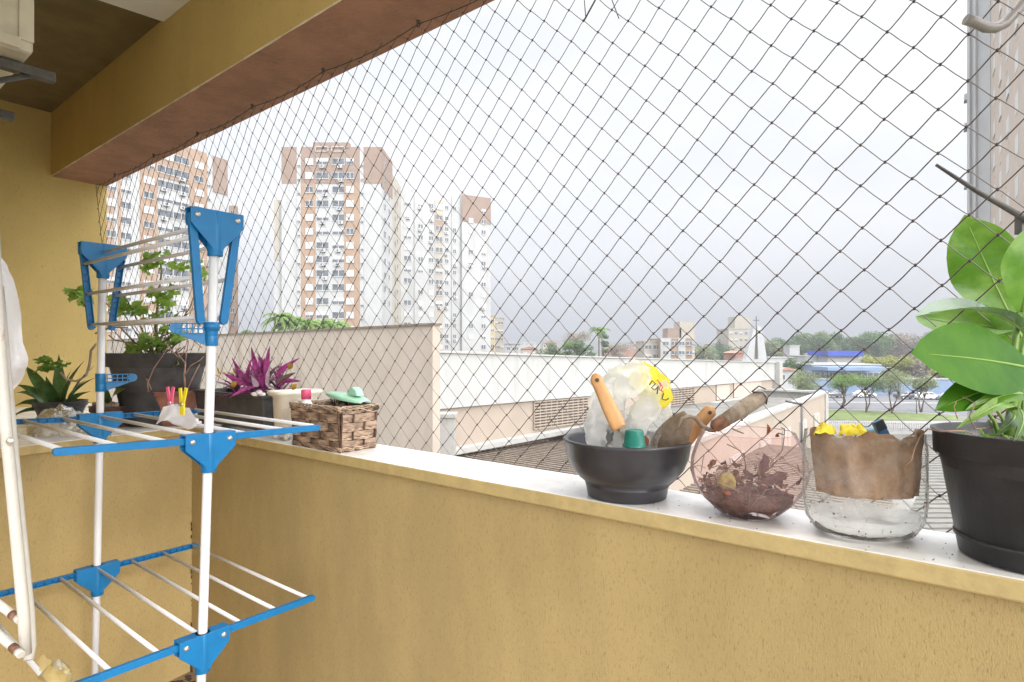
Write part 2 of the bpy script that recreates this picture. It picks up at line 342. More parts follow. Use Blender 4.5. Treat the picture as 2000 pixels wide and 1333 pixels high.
M['carsilver'] = mat('silver_car_paint', (.45,.46,.48), .3, metal=.5, coat=.5)
M['tyre'] = mat('tyre_rubber', (.02,.02,.02), .85)
M['carglass'] = mat('car_glass', (.02,.025,.03), .08)
M['redprint'] = mat('red_ink', (.6,.12,.08), .6)
M['blackprint'] = mat('black_ink', (.03,.03,.04), .6)

# ------------------------------------------------------------------ the balcony itself
FZ = EYE-1.376                       # balcony floor
SA, NA = 2.626, 1.117                # inner corner of the parapet and the low thick wall
HC = EYE+1.37                        # ceiling
BB = EYE+1.01                        # underside of the beam
# parapet
m = MB()
m.prism([W(-1.8,1.127,FZ), W(4.25,1.127,FZ), W(4.25,1.30,FZ), W(-1.8,1.30,FZ)], ZZ*(SILL-.034-FZ))
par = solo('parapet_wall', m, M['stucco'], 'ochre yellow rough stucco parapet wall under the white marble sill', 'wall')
m = MB(); m.prism([W(-1.8,1.112,SILL-.034), W(SA,1.112,SILL-.034), W(SA,1.318,SILL-.034), W(-1.8,1.318,SILL-.034)], ZZ*.034, mi=1)
m.m[1] = 0
mk('sill', m, [M['marble'], M['marble_edge']], par, bevel=.004)
# low thick wall on the left
B = (SA-.145, NA-1.015)
m = MB(); m.prism([W(SA+.012,NA+.01,FZ), W(B[0]+.012,B[1],FZ), W(4.249,.102,FZ), W(4.249,1.1265,FZ), W(SA+.012,1.1265,FZ)], ZZ*(SILL-.034-FZ))
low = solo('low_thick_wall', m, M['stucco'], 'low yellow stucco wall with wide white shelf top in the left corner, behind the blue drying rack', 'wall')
m = MB(); m.prism([W(SA+.002,NA-.005,SILL-.034), W(B[0],B[1],SILL-.034), W(4.25,.10,SILL-.034), W(4.25,1.318,SILL-.034), W(SA+.002,1.318,SILL-.034)], ZZ*.034, mi=1)
m.m[1] = 0
mk('sill', m, [M['marble'], M['marble_edge']], low, bevel=.004)
# left wall (end wall), house wall
m = MB(); m.prism([W(4.25,-.05,FZ), W(4.25,1.31,FZ), W(4.45,1.31,FZ), W(4.45,-.05,FZ)], ZZ*(HC+.2-FZ))
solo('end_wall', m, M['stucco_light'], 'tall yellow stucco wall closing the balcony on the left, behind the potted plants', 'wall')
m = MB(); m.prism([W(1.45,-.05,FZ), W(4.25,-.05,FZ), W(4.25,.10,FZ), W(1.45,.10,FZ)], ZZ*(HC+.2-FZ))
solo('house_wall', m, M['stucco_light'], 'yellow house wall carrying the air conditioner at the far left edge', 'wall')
# beam with ragged edge between yellow face and brown underside
m = MB(); nseg = 150; vs = []
for i in range(nseg+1):
    s = -1.8+6.05*i/nseg; j = .003*noise.noise(V(s*9,0,0))+.0018*noise.noise(V(s*30,3,0))
    vs += [W(s,1.03,HC+.25), W(s,1.03,BB+.004+j), W(s,1.033+j,BB), W(s,1.307,BB), W(s,1.307,HC+.25)]
fs = []; ms = []
for i in range(nseg):
    for k in range(4): m.f.append([i*5+k, (i+1)*5+k, (i+1)*5+k+1, i*5+k+1]); m.m.append([0,1,2,2][k] if False else [0,1,2,0][k]); m.s.append(False)
m.v = vs; m.f += [[0,1,2,3,4], [nseg*5+4-k for k in range(5)]]; m.m += [0,0]; m.s += [False, False]
beam = solo('beam', m, [M['stucco_light'], M['chip'], M['brown']], 'yellow lintel beam with rusty brown underside over the balcony opening', 'beam', org=W(1,1.1,BB))
m = MB()
for s in (3.9, 3.35, 2.85, 2.35, 1.85, 1.35, .85, .35, -.2):
    m.tube([W(s,1.243,BB+.004), W(s,1.243,BB-.008)], .006, 8)
    m.tube([W(s+.0,1.243,BB-.006), W(s+.006,1.243,BB-.016), W(s-.004,1.243,BB-.020), W(s-.008,1.243,BB-.012)], .0022, 6)
mk('hook_row', m, M['darkmetal'], beam)
# ceiling : white part, and ochre part with the corner's shade in its colour
def onceil(px, py): d = (HC-EYE)*F/(HZ-py); return P(px, py, d)
c1 = onceil(325,45); c2 = onceil(190,0); cd = (c2-c1).normalized(); c3 = c1+cd*1.1
m = MB(); m.prism([c1, c3, W(1.45,-.95,HC), W(-1.8,-.95,HC), W(-1.8,1.03,HC)], ZZ*.12)
struct('ceiling', m, M['ceil'])
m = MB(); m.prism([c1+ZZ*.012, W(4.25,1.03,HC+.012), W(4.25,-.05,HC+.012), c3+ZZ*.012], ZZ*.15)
struct('ceiling', m, M['ceil_shaded'])
m = MB(); m.prism([W(-1.8,-1.6,FZ-.1), W(4.3,-1.6,FZ-.1), W(4.3,1.127,FZ-.1), W(-1.8,1.127,FZ-.1)], ZZ*.1)
struct('floor', m, M['tile'])
m = MB(); random.seed(5)
for k in range(150):
    z = FZ+.98*random.random()**1.3; r = random.uniform(.0008,.0028)*(1.8 if z < FZ+.12 else 1)
    if noise.noise(V(0,0,z*11)) < .02 and z > FZ+.1: continue
    m.ball(W(SA+.006-random.random()*.006,1.122,z), r, 6, sc=(1,1,random.uniform(1,5)))
for k in range(40):
    a = random.random(); b = random.random()*(1-a); m.ball(W(SA-.02-a*.14,1.10-b*.12,FZ+.001), random.uniform(.004,.012), 6, sc=(1.4,1,.35))
solo('corner_dirt', m, M['grime'], 'black mould and dirt gathered in the corner where the two low walls meet', 'dirt')
bpy.data.objects['corner_dirt']['kind'] = 'stuff'

# ------------------------------------------------------------------ safety net
random.seed(11)
m = MB(); ds, dz = .0398, .0390; z0, z1 = SILL-.10, BB-.012; rows = int((z1-z0)/dz); s0, s1 = -1.3, 4.235; cols = int((s1-s0)/ds)
def netn(s, z): return 1.385+(1.246-1.385)*min(1, max(0, (z-z0)/(z1-z0)))**.8
kn = {}
for j in range(rows+2):
    for i in range(cols+1):
        if (i+j) % 2: continue
        z = z0+j*dz+.004*noise.noise(V(i*.17,j*.2,1)); s = s0+i*ds+.005*noise.noise(V(i*.2,j*.17,5))
        if j >= rows+1: z = z1
        if z > SILL+.02: pass
        kn[i,j] = W(s+random.uniform(-.0012,.0012), netn(s,z)+.004*noise.noise(V(i*.3,j*.3,9)), z+random.uniform(-.0012,.0012))
for (i,j), p in kn.items():
    for di in (-1,1):
        q = kn.get((i+di,j+1))
        if q:
            d = (q-p).normalized(); e = UU*di*.0012
            m.tube([p, p+d*.006+e, (p+q)/2+V(0,0,random.uniform(-.0012,.0004)), q-d*.006-e, q], .0009 if di > 0 else .00118, 4, 1 if di > 0 else 0, cap=False)
    if z0 < p.z < z1-.01: m.ball(p, .0028, 5, sc=(1,1,1.35))
solo('safety_net', m, [M['net'], mat('lit_twine', (.20,.18,.17), .85)], 'dark knotted diamond mesh safety net stretched over the balcony opening', 'net')  # strands running one way are paler: light on the twine painted as colour
n_ = bpy.data.objects['safety_net']
m = MB(); hooks = (4.22, 3.9, 3.35, 2.85, 2.35, 1.85, 1.35, .85, .35, -.2, -1.3)
pts = []
for a, b in zip(hooks[:-1], hooks[1:]):
    for k in range(5): q = k/5; pts.append(W(a+(b-a)*q, 1.243+.006*math.sin(math.pi*q), z1+.002-.012*math.sin(math.pi*q)))
m.tube(pts, .0016, 5); m.tube([W(4.238,1.25-.0+.13*(1-k/12),z0+(z1-z0)*k/12) for k in range(13)], .0016, 5)
mk('border_rope', m, M['net'], n_)

# bent tube and rod outside, upper right; wires at the top
m = MB(); m.tube([P(1886,38,.98), P(1905,44,.98), P(1925,54,.98), P(1945,55,.98), P(1963,46,.98), P(1985,22,.98), P(2015,-15,.98), P(2040,-60,.98)], .0085, 10)
solo('hanging_hook_arm', m, M['greymetal'], 'bent grey tube hooking into view at the top right corner', 'bracket')
m = MB(); m.tube([P(1828,322,1.33), P(1905,372,1.31), P(2010,432,1.28)], [.0035,.0055,.0075], 8); m.box(P(1994,440,1.30), (.006,.01,.02))
solo('bracket_rod', m, M['darkmetal'], 'thin dark metal rod slanting down above the big leaves at right', 'bracket')
for nm, pts, r, lab in (('line_wire', [P(1172,-30,1.6), P(1163,0,1.6), P(1140,42,1.6)], .0024, 'thicker dark wire end hanging at the top edge, left of a thin one'),
                   ('line_wire', [P(1190,-30,1.62), P(1195,0,1.62), P(1209,37,1.62)], .0013, 'thin dark wire end hanging at the top edge, right of the thicker one')):
    m = MB(); m.tube(pts, r, 6)
    if r > .002: m.tube([P(1139,-30,1.6), P(1142,10,1.6), P(1144,35,1.6)], .0013, 6)
    solo(nm, m, M['darkmetal'], lab, 'wire')

# ------------------------------------------------------------------ air conditioner
H0 = EYE+.82; s_f, n_e = 2.06, .461
ac = thing('air_conditioner', 'ivory outdoor air conditioner unit hanging on its rails in the dark upper left corner', 'air conditioner', W(s_f+.38,.3,H0))
m = MB(); m.box(W(s_f+.38,.135+(n_e-.135)/2,H0+.25), (.38,(n_e-.135)/2,.25), (UU,NN,ZZ)); mk('housing', m, M['acwhite'], ac, bevel=.012)
m = MB(); m.box(W(s_f-.004,n_e-.018,H0+.26), (.004,.017,.232), (UU,NN,ZZ)); m.box(W(s_f-.004,n_e-.17,H0+.018), (.005,.14,.016), (UU,NN,ZZ)); mk('end_panel', m, M['acwhite'], ac, bevel=.003)
m = MB()
for k in range(7): m.box(W(s_f-.003,.345,H0+.12+k*.045), (.004,.035,.015), (UU,NN,ZZ))
mk('vent', m, M['black'], ac)
for k, s in enumerate((2.15, 2.62)):
    b = thing('support_rail', 'nearer dark steel rail under the air conditioner, its tip showing' if k == 0 else 'farther dark steel rail under the air conditioner', 'bracket', W(s,.1,H0-.03), 'rails carrying the air conditioner')
    m = MB(); m.bar(W(s,.10,H0-.018), W(s,.53,H0-.018), .030, .028); mk('rail', m, M['darkmetal'], b, bevel=.003)
    m = MB(); m.tube([W(s,.47,H0-.03), W(s,.104,H0-.24)], .008, 8); mk('brace', m, M['darkmetal'], b)

# ------------------------------------------------------------------ blue and white drying rack
rk = thing('drying_rack', 'tall blue and white tower clothes airer standing in the corner', 'clothes airer', W(1.9,.69,FZ))
def RP(z): b = W(1.536,.698,0); return b+V(.030*(z-1.0),0,0)+ZZ*z
def LP(z): b = W(2.300,.690,0); return b+V(.018*(z-1.0),0,0)+ZZ*z
for f in (RP, LP):
    m = MB(); m.tube([f(FZ+.01), f(.5), f(1.0), f(1.47)], .0112, 16); mk('post', m, M['whitecoat'], rk)
    m = MB(); m.bar(f(FZ+.02)-NN*.25, f(FZ+.02)+NN*.25, .03, .03); mk('foot', m, M['blue'], rk, bevel=.004)
def bracket(f, z, sgn, hw, ht, name='bracket'):
    """plate in the N-Z plane with a sleeve; sgn = which way is outside (+U or -U)"""
    c = f(z); o = UU*sgn
    m = MB()
    out_ = [(-hw,.004),(-hw,-.032),(-.015,-ht*.82),(-.012,-ht*.9),(.012,-ht*.9),(.015,-ht*.82),(hw,-.032),(hw,.004)]
    m.prism([c+o*.013+NN*a+ZZ*b for a,b in out_], o*.004)
    m.prism([c-o*.013+NN*a+ZZ*b for a,b in out_], -o*.004)
    m.bar(c-NN*hw+ZZ*.004, c+NN*hw+ZZ*.004, .034, .004)
    m.tube([c+ZZ*.006, c-ZZ*(ht)], .0182, 20)
    br = mk(name, m, M['blue'], rk, bevel=.0012)
    for a in (-hw+.016, hw-.016):
        s_ = MB(); p = c+o*.017+NN*a-ZZ*.012
        s_.lathe(p, [(1e-4,.005),(.004,.0045),(.0065,.002),(.007,0)], 12, ax=(NN,ZZ,o)); s_.box(p+o*.0052, (.0005,.004,.0009), (o,NN,ZZ))
        mk('screw', s_, M['steel'], br)
    return br
def arm(a, b, o, name='side_arm', w=.013, h=.0165, up=ZZ):
    """ribbed channel: closed face outward (o), open and ribbed inward"""
    a = Vector(a); b = Vector(b); d = (b-a); L = d.length; d.normalize(); u2 = o.cross(d).normalized(); m = MB()
    ax = (d, o, u2); c = (a+b)/2
    m.box(c+o*(w/2-.001), (L/2,.0014,h/2), ax); m.box(c+u2*(h/2-.001), (L/2,w/2,.0012), ax); m.box(c-u2*(h/2-.001), (L/2,w/2,.0012), ax)
    k = int(L/.021)
    for i in range(k+1): m.box(a+d*(L*i/k)+o*.001, (.0008,w/2-.001,h/2-.001), ax)
    for e in (a, b): m.tube([e-o*w/2, e+o*w/2], h/2, 12)
    return mk(name, m, M['blue'], rk, bevel=.0008)
ARM = .315
for z, ht, drop in ((.971,.094,-.006), (.462,.094,0)):
    for f, sg in ((RP,-1), (LP,1)):
        bracket(f, z, sg, .062, ht)
        for q in (-1, 1):
            dz_ = .010 if (q < 0 and z > .9) else (-.004 if z > .9 else 0)
            arm(f(z)+NN*q*.055-ZZ*.010, f(z)+NN*q*ARM-ZZ*.010+ZZ*dz_, UU*sg)
    for k in range(-3, 4):
        if k == 0: a, b = RP(z)-UU*-.018, LP(z)-UU*.018; off = -.006
        else: a, b = RP(z)+UU*.004, LP(z)-UU*.004; off = -.008+(.010*(-k/3) if (k < 0 and z > .9) else 0)
        n_o = NN*k*.101
        m = MB(); m.tube([a+n_o+ZZ*off, b+n_o+ZZ*off], .0054, 10); mk('rod', m, M['whitecoat'], rk)
# folded top wings
zt = 1.534
for f, sg in ((RP,-1), (LP,1)):
    bracket(f, zt, sg, .066, .108, 'top_bracket')
    for q in (-1, 1): arm(f(zt)+NN*q*.057-ZZ*.014+UU*sg*.0, f(zt-.272)+NN*q*.029, UU*sg, 'wing_arm', h=.019)
for q in (-1, 1):
    for t in (.20,.58,.97):
        a = RP(zt-.014-.258*t)+NN*q*(.057-.028*t); b = LP(zt-.014-.258*t)+NN*q*(.057-.028*t)
        m = MB(); m.tube([a, b], .0054, 10); mk('rod', m, M['whitecoat'], rk)
m = MB(); m.tube([RP(zt-.022)+UU*.012, LP(zt-.022)-UU*.012], .0055, 10); mk('rod', m, M['whitecoat'], rk)
# perforated hanger rests
def rest(f, z, dirv, L):
    d = dirv.normalized(); m = MB(); c = f(z); sd_ = ZZ
    m.tube([c+ZZ*.016, c-ZZ*.020], .0150, 16)
    o = d.cross(ZZ)
    for r_ in (.012, -.001, -.013): m.box(c+d*(.018+L/2)+ZZ*r_, (L/2,.007,.0016), (d,o,ZZ))
    for k in range(6): m.box(c+d*(.018+L*k/5), (.0016,.007,.0135), (d,o,ZZ))
    m.prism([c+d*.014-ZZ*.013-o*.004, c+d*(.018+L)-ZZ*.013-o*.004, c+d*.016-ZZ*.042-o*.004], o*.008)
    m.tube([c-ZZ*.018, c-ZZ*.044], .0148, 16)
    m.tube([c+d*(.018+L)-o*.007+ZZ*.0, c+d*(.018+L)+o*.007], .0135, 12)
    mk('hanger_rest', m, M['blue'], rk, bevel=.0008)
rest(RP, EYE+.052, -NN*.9+UU*.45, .062); rest(LP, EYE-.098, NN*.95-UU*.3, .072)
m = MB(); c = RP(EYE+.052); m.tube([c-ZZ*.006, c+ZZ*.016], .0185, 16); m.tube([c+ZZ*.001, c+ZZ*.005], .021, 16); mk('collar', m, M['blue'], rk)

# clothes pegs and the white rag on the middle shelf
def peg(name, mt, c, lab, lean):
    p_ = thing(name, lab, 'clothes peg', c, 'clothes pegs clipped on the rag')
    ax = (V(.92,-.38,0), V(.38,.92,0), ZZ)
    for q in (-1, 1):
        a = Vector(c)+ax[0]*q*.003-ZZ*.03; mid = Vector(c)+ax[0]*q*.004+ZZ*.004; b = Vector(c)+ax[0]*(q*.012+lean)+ZZ*.046
        m = MB(); m.bar(a, mid, .010, .0045, up=ax[1]); m.bar(mid, b, .010, .0045, up=ax[1])
        mk('jaw', m, mt, p_, bevel=.0008)
    m = MB(); m.tube([Vector(c)-ax[1]*.006, Vector(c)+ax[1]*.006], .0055, 10); m.tube([Vector(c)-ax[0]*.008+ZZ*.002, Vector(c)+ax[0]*.008+ZZ*.002], .0018, 6); mk('spring', m, M['steel'], p_)
pk = P(333,787,1.72); py_ = P(356,790,1.66)
peg('clothes_peg', M['pinpink'], pk, 'hot pink plastic clothes peg clipped on the white rag', 0)
peg('clothes_peg', M['pinyel'], py_, 'bright yellow plastic clothes peg clipped on the white rag', .004)
m = MB(); o0 = 0
for q in (0, 1):
    vs = []; nu, nv = 12, 10
    for i in range(nu):
        for j in range(nv):
            a = i/(nu-1); b = j/(nv-1); px = 312+66*a+ (b-.5)*14*(1 if a > .5 else -1); py = 796+34*b*(1-.3*math.sin(math.pi*a*2)) - 6*math.sin(math.pi*a)*(1-b)
            vs.append(P(px, py, 1.69+.018*q*(b+.15)+.012*math.sin(a*9+b*3)*b))
    m.add(vs, [(i*nv+j, i*nv+j+1, (i+1)*nv+j+1, (i+1)*nv+j) for i in range(nu-1) for j in range(nv-1)], 0, True)
m.crumple(0, .006, 30, 3)
solo('rag', m, M['cloth'], 'small crumpled white rag hanging by two clothes pegs on the middle shelf of the rack', 'rag')

# ------------------------------------------------------------------ old white airer at the left edge
oa = thing('old_clothes_airer', 'old white metal folding airer with rusty tube ends at the left edge of the picture', 'clothes airer', P(20,1290,1.0)*1)
m = MB(); m.tube([P(-14,420,1.06), P(-5,600,1.03), P(10,820,1.0), P(32,1050,1.0), P(46,1200,1.0), P(50,1278,1.0)], .0085, 14); mk('front_leg', m, M['oldwhite'], oa)
m = MB(); m.tube([P(-2,560,1.08), P(10,700,1.05), P(26,880,1.03), P(48,1100,1.025), P(58,1200,1.02), P(61,1262,1.02), P(56,1290,1.01)], .0075, 12); mk('rear_leg', m, M['oldwhite'], oa)
for (a, b) in (((-140,1105),(33,1240)), ((-140,1075),(36,1210))):
    pa = P(a[0],a[1],1.15); pb = P(b[0],b[1],1.0)
    if b[1] == 1240: pb = P(38,1276,.985); pa = P(-160,1100,1.12)
    d = (pb-pa).normalized(); m = MB(); m.tube([pa, pb-d*.022], .0066, 12); t_ = mk('cross_tube', m, M['oldwhite'], oa)
    m = MB(); m.tube([pb-d*.022, pb-d*.006], .0069, 12); mk('rust_ring', m, M['rust'], t_)
    m = MB(); m.tube([pb-d*.006, pb+d*.006], .0064, 12); mk('end_cap', m, M['oldwhite'], t_)
m = MB(); m.lathe(P(19,862,.985), [(1e-4,.004),(.004,.0035),(.0065,0)], 12, ax=(V(1,0,0),ZZ,V(0,-1,0))); mk('bolt', m, M['steel'], oa)
m = MB(); m.tube([P(-120,430,1.15), P(-14,440,1.06)], .009, 10); m.tube([P(-120,430,1.15), V(-1.3,1.1,0)], .012, 10); mk('off_side_frame', m, M['oldwhite'], oa)
m = MB(); vs = []; nu, nv = 16, 22
edge = [(0,500),(14,520),(28,560),(38,600),(44,640),(50,680),(52,712),(46,735),(30,760),(10,778)]
def edg(t):
    t *= len(edge)-1; i = min(int(t), len(edge)-2); q = t-i; return (edge[i][0]*(1-q)+edge[i+1][0]*q, edge[i][1]*(1-q)+edge[i+1][1]*q)
for j in range(nv):
    ex, ey = edg(j/(nv-1))
    for i in range(nu):
        a = i/(nu-1); px = ex-(1-a)*(150+ex*.3); vs.append(P(px, ey-(1-a)*26, 1.13+.02*math.sin(a*15+j*.3)+(.04*(1-a))))
m.add(vs, [(j*nu+i, j*nu+i+1, (j+1)*nu+i+1, (j+1)*nu+i) for j in range(nv-1) for i in range(nu-1)], 0, True); m.crumple(0, .008, 14, 2)
solo('white_sheet', m, M['cloth'], 'white cloth hanging over the old airer at the left edge', 'cloth')
# crumpled yellowish tape on the end of the lowest rack rod
m = MB(); st = 0; c = P(108,1322,1.26)
m.lathe(c, [(1e-4,-.03),(.018,-.02),(.024,0),(.022,.02),(1e-4,.03)], 14, ax=(V(.6,-.4,.5).normalized(),V(.3,.9,.2).normalized(),V(.7,0,-.5).normalized())); m.crumple(0,.014,40,4)
leaf(m, P(100,1315,1.26), P(84,1278,1.26), .028, V(0,-1,0), .1, wave=.3); leaf(m, P(112,1312,1.26), P(132,1318,1.25), .025, ZZ, .1, wave=.3)
solo('tape_scrap', m, clear('yellowed_tape', (.93,.88,.7), .2, .15, .5, (.85,.72,.38), .6, 40), 'crumpled scrap of yellowed clear tape stuck on the lowest rack rod', 'tape')

# ------------------------------------------------------------------ things on the sill, right to left
random.seed(21)
def pot_prof(rb, rt, h, lip=.006, liph=.025, wall=.003):
    return [(1e-4,0),(rb*.8,0),(rb,.003),(rb+(rt-lip-rb)*((h-liph)/h),h-liph),(rt-.001,h-liph+.002),(rt,h-.004),(rt+.003,h-.002),(rt+.003,h),(rt-wall-.002,h),(rt-wall-.004,h-.03),(rb-wall,.02),(1e-4,.02)]
# big black pot with leafy plant
c = S(2015,.92)
pt = thing('potted_plant', 'large black pot with big glossy green leaves at the right end of the sill', 'potted plant', c)
m = MB(); m.lathe(c, pot_prof(.092,.127,.200,.003,.040,.0025), 64); m.lathe(c, [(.0975,.030),(.0995,.031),(.0995,.034),(.0982,.036)], 64); mk('pot', m, M['black'], pt)
m = MB(); m.lathe(c, [(1e-4,.178),(.06,.180),(.118,.176)], 32); m.crumple(0,.006,40); mk('soil', m, M['soil'], pt)
def L(b, t, w, up, bend=.1, fold=.12, mt='leafbig', **k):
    m = MB(); leaf(m, b, t, w, up, bend, fold, nu=14, v2=4, **k); d = (t-b)
    lf = mk('leaf', m, M[mt], pt)
    up2 = (up-d.normalized()*up.dot(d.normalized())).normalized(); ln = d.length
    v = MB(); v.tube([b+d*(q/10)+up2*(bend*ln*4*(q/10)*(1-q/10)+.0003) for q in range(0,10)], [.0024*(1-q/11) for q in range(10)], 6); mk('vein', v, M['vein'], lf)
top = P(1988,640,.93)
CAMV = V(0,-1,0)
L(P(1996,660,.98), P(1884,420,1.16), .118, V(-.55,-.8,.1), -.05, .10, wave=.16)
L(P(1996,610,.95), P(2016,440,.93), .085, V(-.3,-.9,0), .06, .25, wave=.05)
L(P(2000,648,.93), P(1790,618,.87), .055, V(0,-.35,.95), .10, .35, 'leafgrey', shape='ov')
L(P(1985,640,1.0), P(1788,618,1.12), .085, V(-.1,-.8,.6), -.04, .15, 'leafbig', shape='ov')
L(P(2020,722,.93), P(1780,690,.82), .112, V(.05,-.93,.36), .03, .06, 'leafdark')
L(P(1985,752,.94), P(1826,802,.86), .062, V(.1,-.8,.6), .10, .2, 'leafdark', shape='ov')
L(P(1990,690,1.0), P(1926,655,1.04), .07, V(-.2,-.9,.4), .0, .1, 'leafyoung', shape='ov')
L(P(1975,800,.9), P(1868,838,.84), .024, V(0,-.7,.7), .22, .2, 'stemgreen', shape='lance')
L(P(1978,812,.9), P(1945,850,.83), .022, V(0,-.9,.5), .1, .2, 'agave', shape='lance')
L(P(1990,800,.86), P(1980,862,.80), .022, V(0,-1,.3), .1, .2, 'agave', shape='lance')
L(P(1995,770,.9), P(1885,802,.85), .030, V(0,-.8,.6), .12, .2, 'leafyoung', shape='lance')
L(P(1982,700,.93), P(1925,745,.86), .028, V(-.3,-.8,.4), -.1, .2, 'leafyoung', shape='lance')
for (b, t_, r) in (((1968,838),(1990,615),.0065),((1950,838),(1912,770),.003),((1965,836),(1932,762),.0028),((1975,838),(2005,640),.004),((1958,840),(1930,820),.0025),((1985,845),(2010,700),.003)):
    m = MB(); a = P(b[0],b[1]+12,.93); e = P(t_[0],t_[1],.94); m.tube([a,(a*2+e)/3+V(.004,0,0),(a+e*2)/3-V(.003,0,0),e],[r,r,r*.85,r*.6],8); mk('stem', m, M['stemgreen'], pt)
m = MB(); m.tube([P(1900,848,.82),P(1885,842,.80),P(1862,842,.795),P(1838,843,.80),P(1812,838,.83),P(1795,855,.85),P(1785,880,.86),P(1780,900,.86),P(1762,912,.87)], .0011, 5)
m.tube([P(1938,835,.86),P(1905,838,.82),P(1893,815,.82),P(1905,788,.83),P(1880,775,.84)], .0009, 5); m.tube([P(1870,818,.82),P(1863,795,.83),P(1868,785,.83)], .0008, 5)
mk('runner', m, M['twig'], pt)
m = MB()
for k in range(120):
    a = random.random()*6.28; r_ = .108*random.random()**.5; p = c+V(r_*math.cos(a), r_*math.sin(a), .183); leaf(m, p, p+V(random.uniform(-.01,.01),random.uniform(-.01,.01),random.uniform(.002,.012)), .006, V(0,-.5,1), 0, 0, nu=4, v2=1)
mk('moss', m, M['leafyoung'], pt); bpy.data.objects['moss']['kind'] = 'stuff'

m = MB(); random.seed(91)
for k in range(110):
    cxs, cn = random.choice(((2015,.92),(1461,1.17),(1224,1.33),(1686,1.05),(1850,.97),(620,1.95),(1340,1.24)))
    a = random.random()*6.28; rr = abs(random.gauss(.10,.035)); q = S(cxs,cn)+V(rr*math.cos(a),rr*math.sin(a),.0004); nn_ = q.dot(NN)
    if 1.116 < nn_ < 1.314: m.ball(q, random.uniform(.0004,.0014)*(2 if k % 25 == 0 else 1), 5, sc=(1.3,1,.6))
solo('soil_crumbs', m, M['soil'], 'dark crumbs of soil scattered over the white sill around the pots and bowls', 'soil'); bpy.data.objects['soil_crumbs']['kind'] = 'stuff'
# clear container with brown paper, yellow cloth, blue clip
c = S(1686,1.05)
vs_ = thing('clear_jar', 'scuffed clear container between the pink bowl and the large black pot', 'container', c)
m = MB(); pr = [(1e-4,.004),(.06,.002),(.085,.010),(.099,.030),(.104,.060),(.104,.150),(.101,.180),(.1005,.182)]
m.lathe(c, pr, 56, sy=.82, sx=.965); mk('body', m, M['clearglass'], vs_)
m = MB(); st = 0
for k in range(90):
    a = random.random()*6.28; h = random.random()**1.8*.07+.004; r_ = .0995 if h > .03 else .088; m.ball(c+V(r_*math.cos(a), r_*math.sin(a)*.82, h+.012), random.uniform(.0005,.0018), 5)
m.lathe(c+ZZ*.0065, [(.062,0),(.078,.003),(.08,.006),(.062,.003)], 40, sy=.82); m.crumple(len(m.v)-160,.002,60)
mk('dirt_specks', m, M['grime'], vs_); bpy.data.objects['dirt_specks']['kind'] = 'stuff'
m = MB(); m.lathe(c+ZZ*.012, [(1e-4,0),(.07,.0),(.088,.012),(.092,.026),(.09,.028),(.08,.012),(1e-4,.003)], 40, sy=.82); m.crumple(0,.004,25,3)
mk('residue', m, clear('white_residue', (.97,.97,.97), .05, .4, .5, (.97,.97,.96), 0, tl_=.6), vs_)
m = MB(); nu, nv = 60, 14; vv = []
for j in range(nv):
    b = j/(nv-1)
    for i in range(nu):
        a = R(-178)+R(176)*i/(nu-1); tp = .186+.006*math.sin(i*.32)+.003*math.sin(i*.9); bt = .078
        r_ = (.094+.003*math.sin(i*.8+b*2))*(.90+.10*b)
        vv.append(c+V(r_*math.cos(a), r_*math.sin(a)*.80, bt+(tp-bt)*b))
m.add(vv, [(j*nu+i, j*nu+i+1, (j+1)*nu+i+1, (j+1)*nu+i) for j in range(nv-1) for i in range(nu-1)], 0, True); m.crumple(0,.0016,60,8)
pb = solo('paper_bag', m, M['kraft'], 'crinkled brown paper bag pushed inside the clear container', 'paper bag'); sm = pb.modifiers.new('thick','SOLIDIFY'); sm.thickness = .0012
def clothbit(px0, px1, py, pyb, d, sd):
    m = MB(); nu, nv = 30, 16; vv = []
    for i in range(nu):
        for j in range(nv):
            a = i/(nu-1); b = j/(nv-1)*2-1; top = math.sin(math.pi*a)**.5*(1+.45*noise.noise(V(a*6,sd,0)))
            p = P(px0+(px1-px0)*a, pyb-(pyb-py)*top*(1-b*b)**.5, d+.030*b); vv.append(p)
    m.add(vv, [(i*nv+j, i*nv+j+1, (i+1)*nv+j+1, (i+1)*nv+j) for i in range(nu-1) for j in range(nv-1)], 0, True); m.crumple(0,.006,60,sd); return m
m = clothbit(1590,1632,828,848,1.02,1)
solo('yellow_cloth', m, M['yellowcloth'], 'smaller scrap of yellow cloth poking out at the left rim of the clear container', 'cloth', 'yellow cloths in the clear container')
m = clothbit(1640,1694,828,850,1.04,5)
solo('yellow_cloth', m, M['yellowcloth'], 'larger scrap of yellow cloth at the middle of the clear container rim', 'cloth', 'yellow cloths in the clear container')
bc = thing('grip_handle', 'ribbed dark blue plastic grip sticking out of the clear container', 'handle', P(1728,850,1.05))
m = MB(); a = P(1732,862,1.05); b = P(1712,822,1.05); m.bar(a, b, .018, .010, up=CAMV); mk('grip', m, M['bluepin'], bc, bevel=.002)
m = MB()
for k in range(6): q = .60+k*.075; p = a+(b-a)*q; m.box(p+V(0,-.0055,0), (.0085,.0012,.0010), ((V(1,0,.45)).normalized(),V(0,1,0),V(-.45,0,1).normalized()))
mk('rib', m, M['black'], bc)
m = MB()
m.ball(P(1700,842,1.09), .012, 10, sc=(1.6,.6,.7)); m.crumple(0,.006,50,9)
solo('blue_rag', m, mat('pale_blue_rag', (.32,.52,.66), .9), 'pale blue rag behind the dark blue grip in the clear container', 'rag')

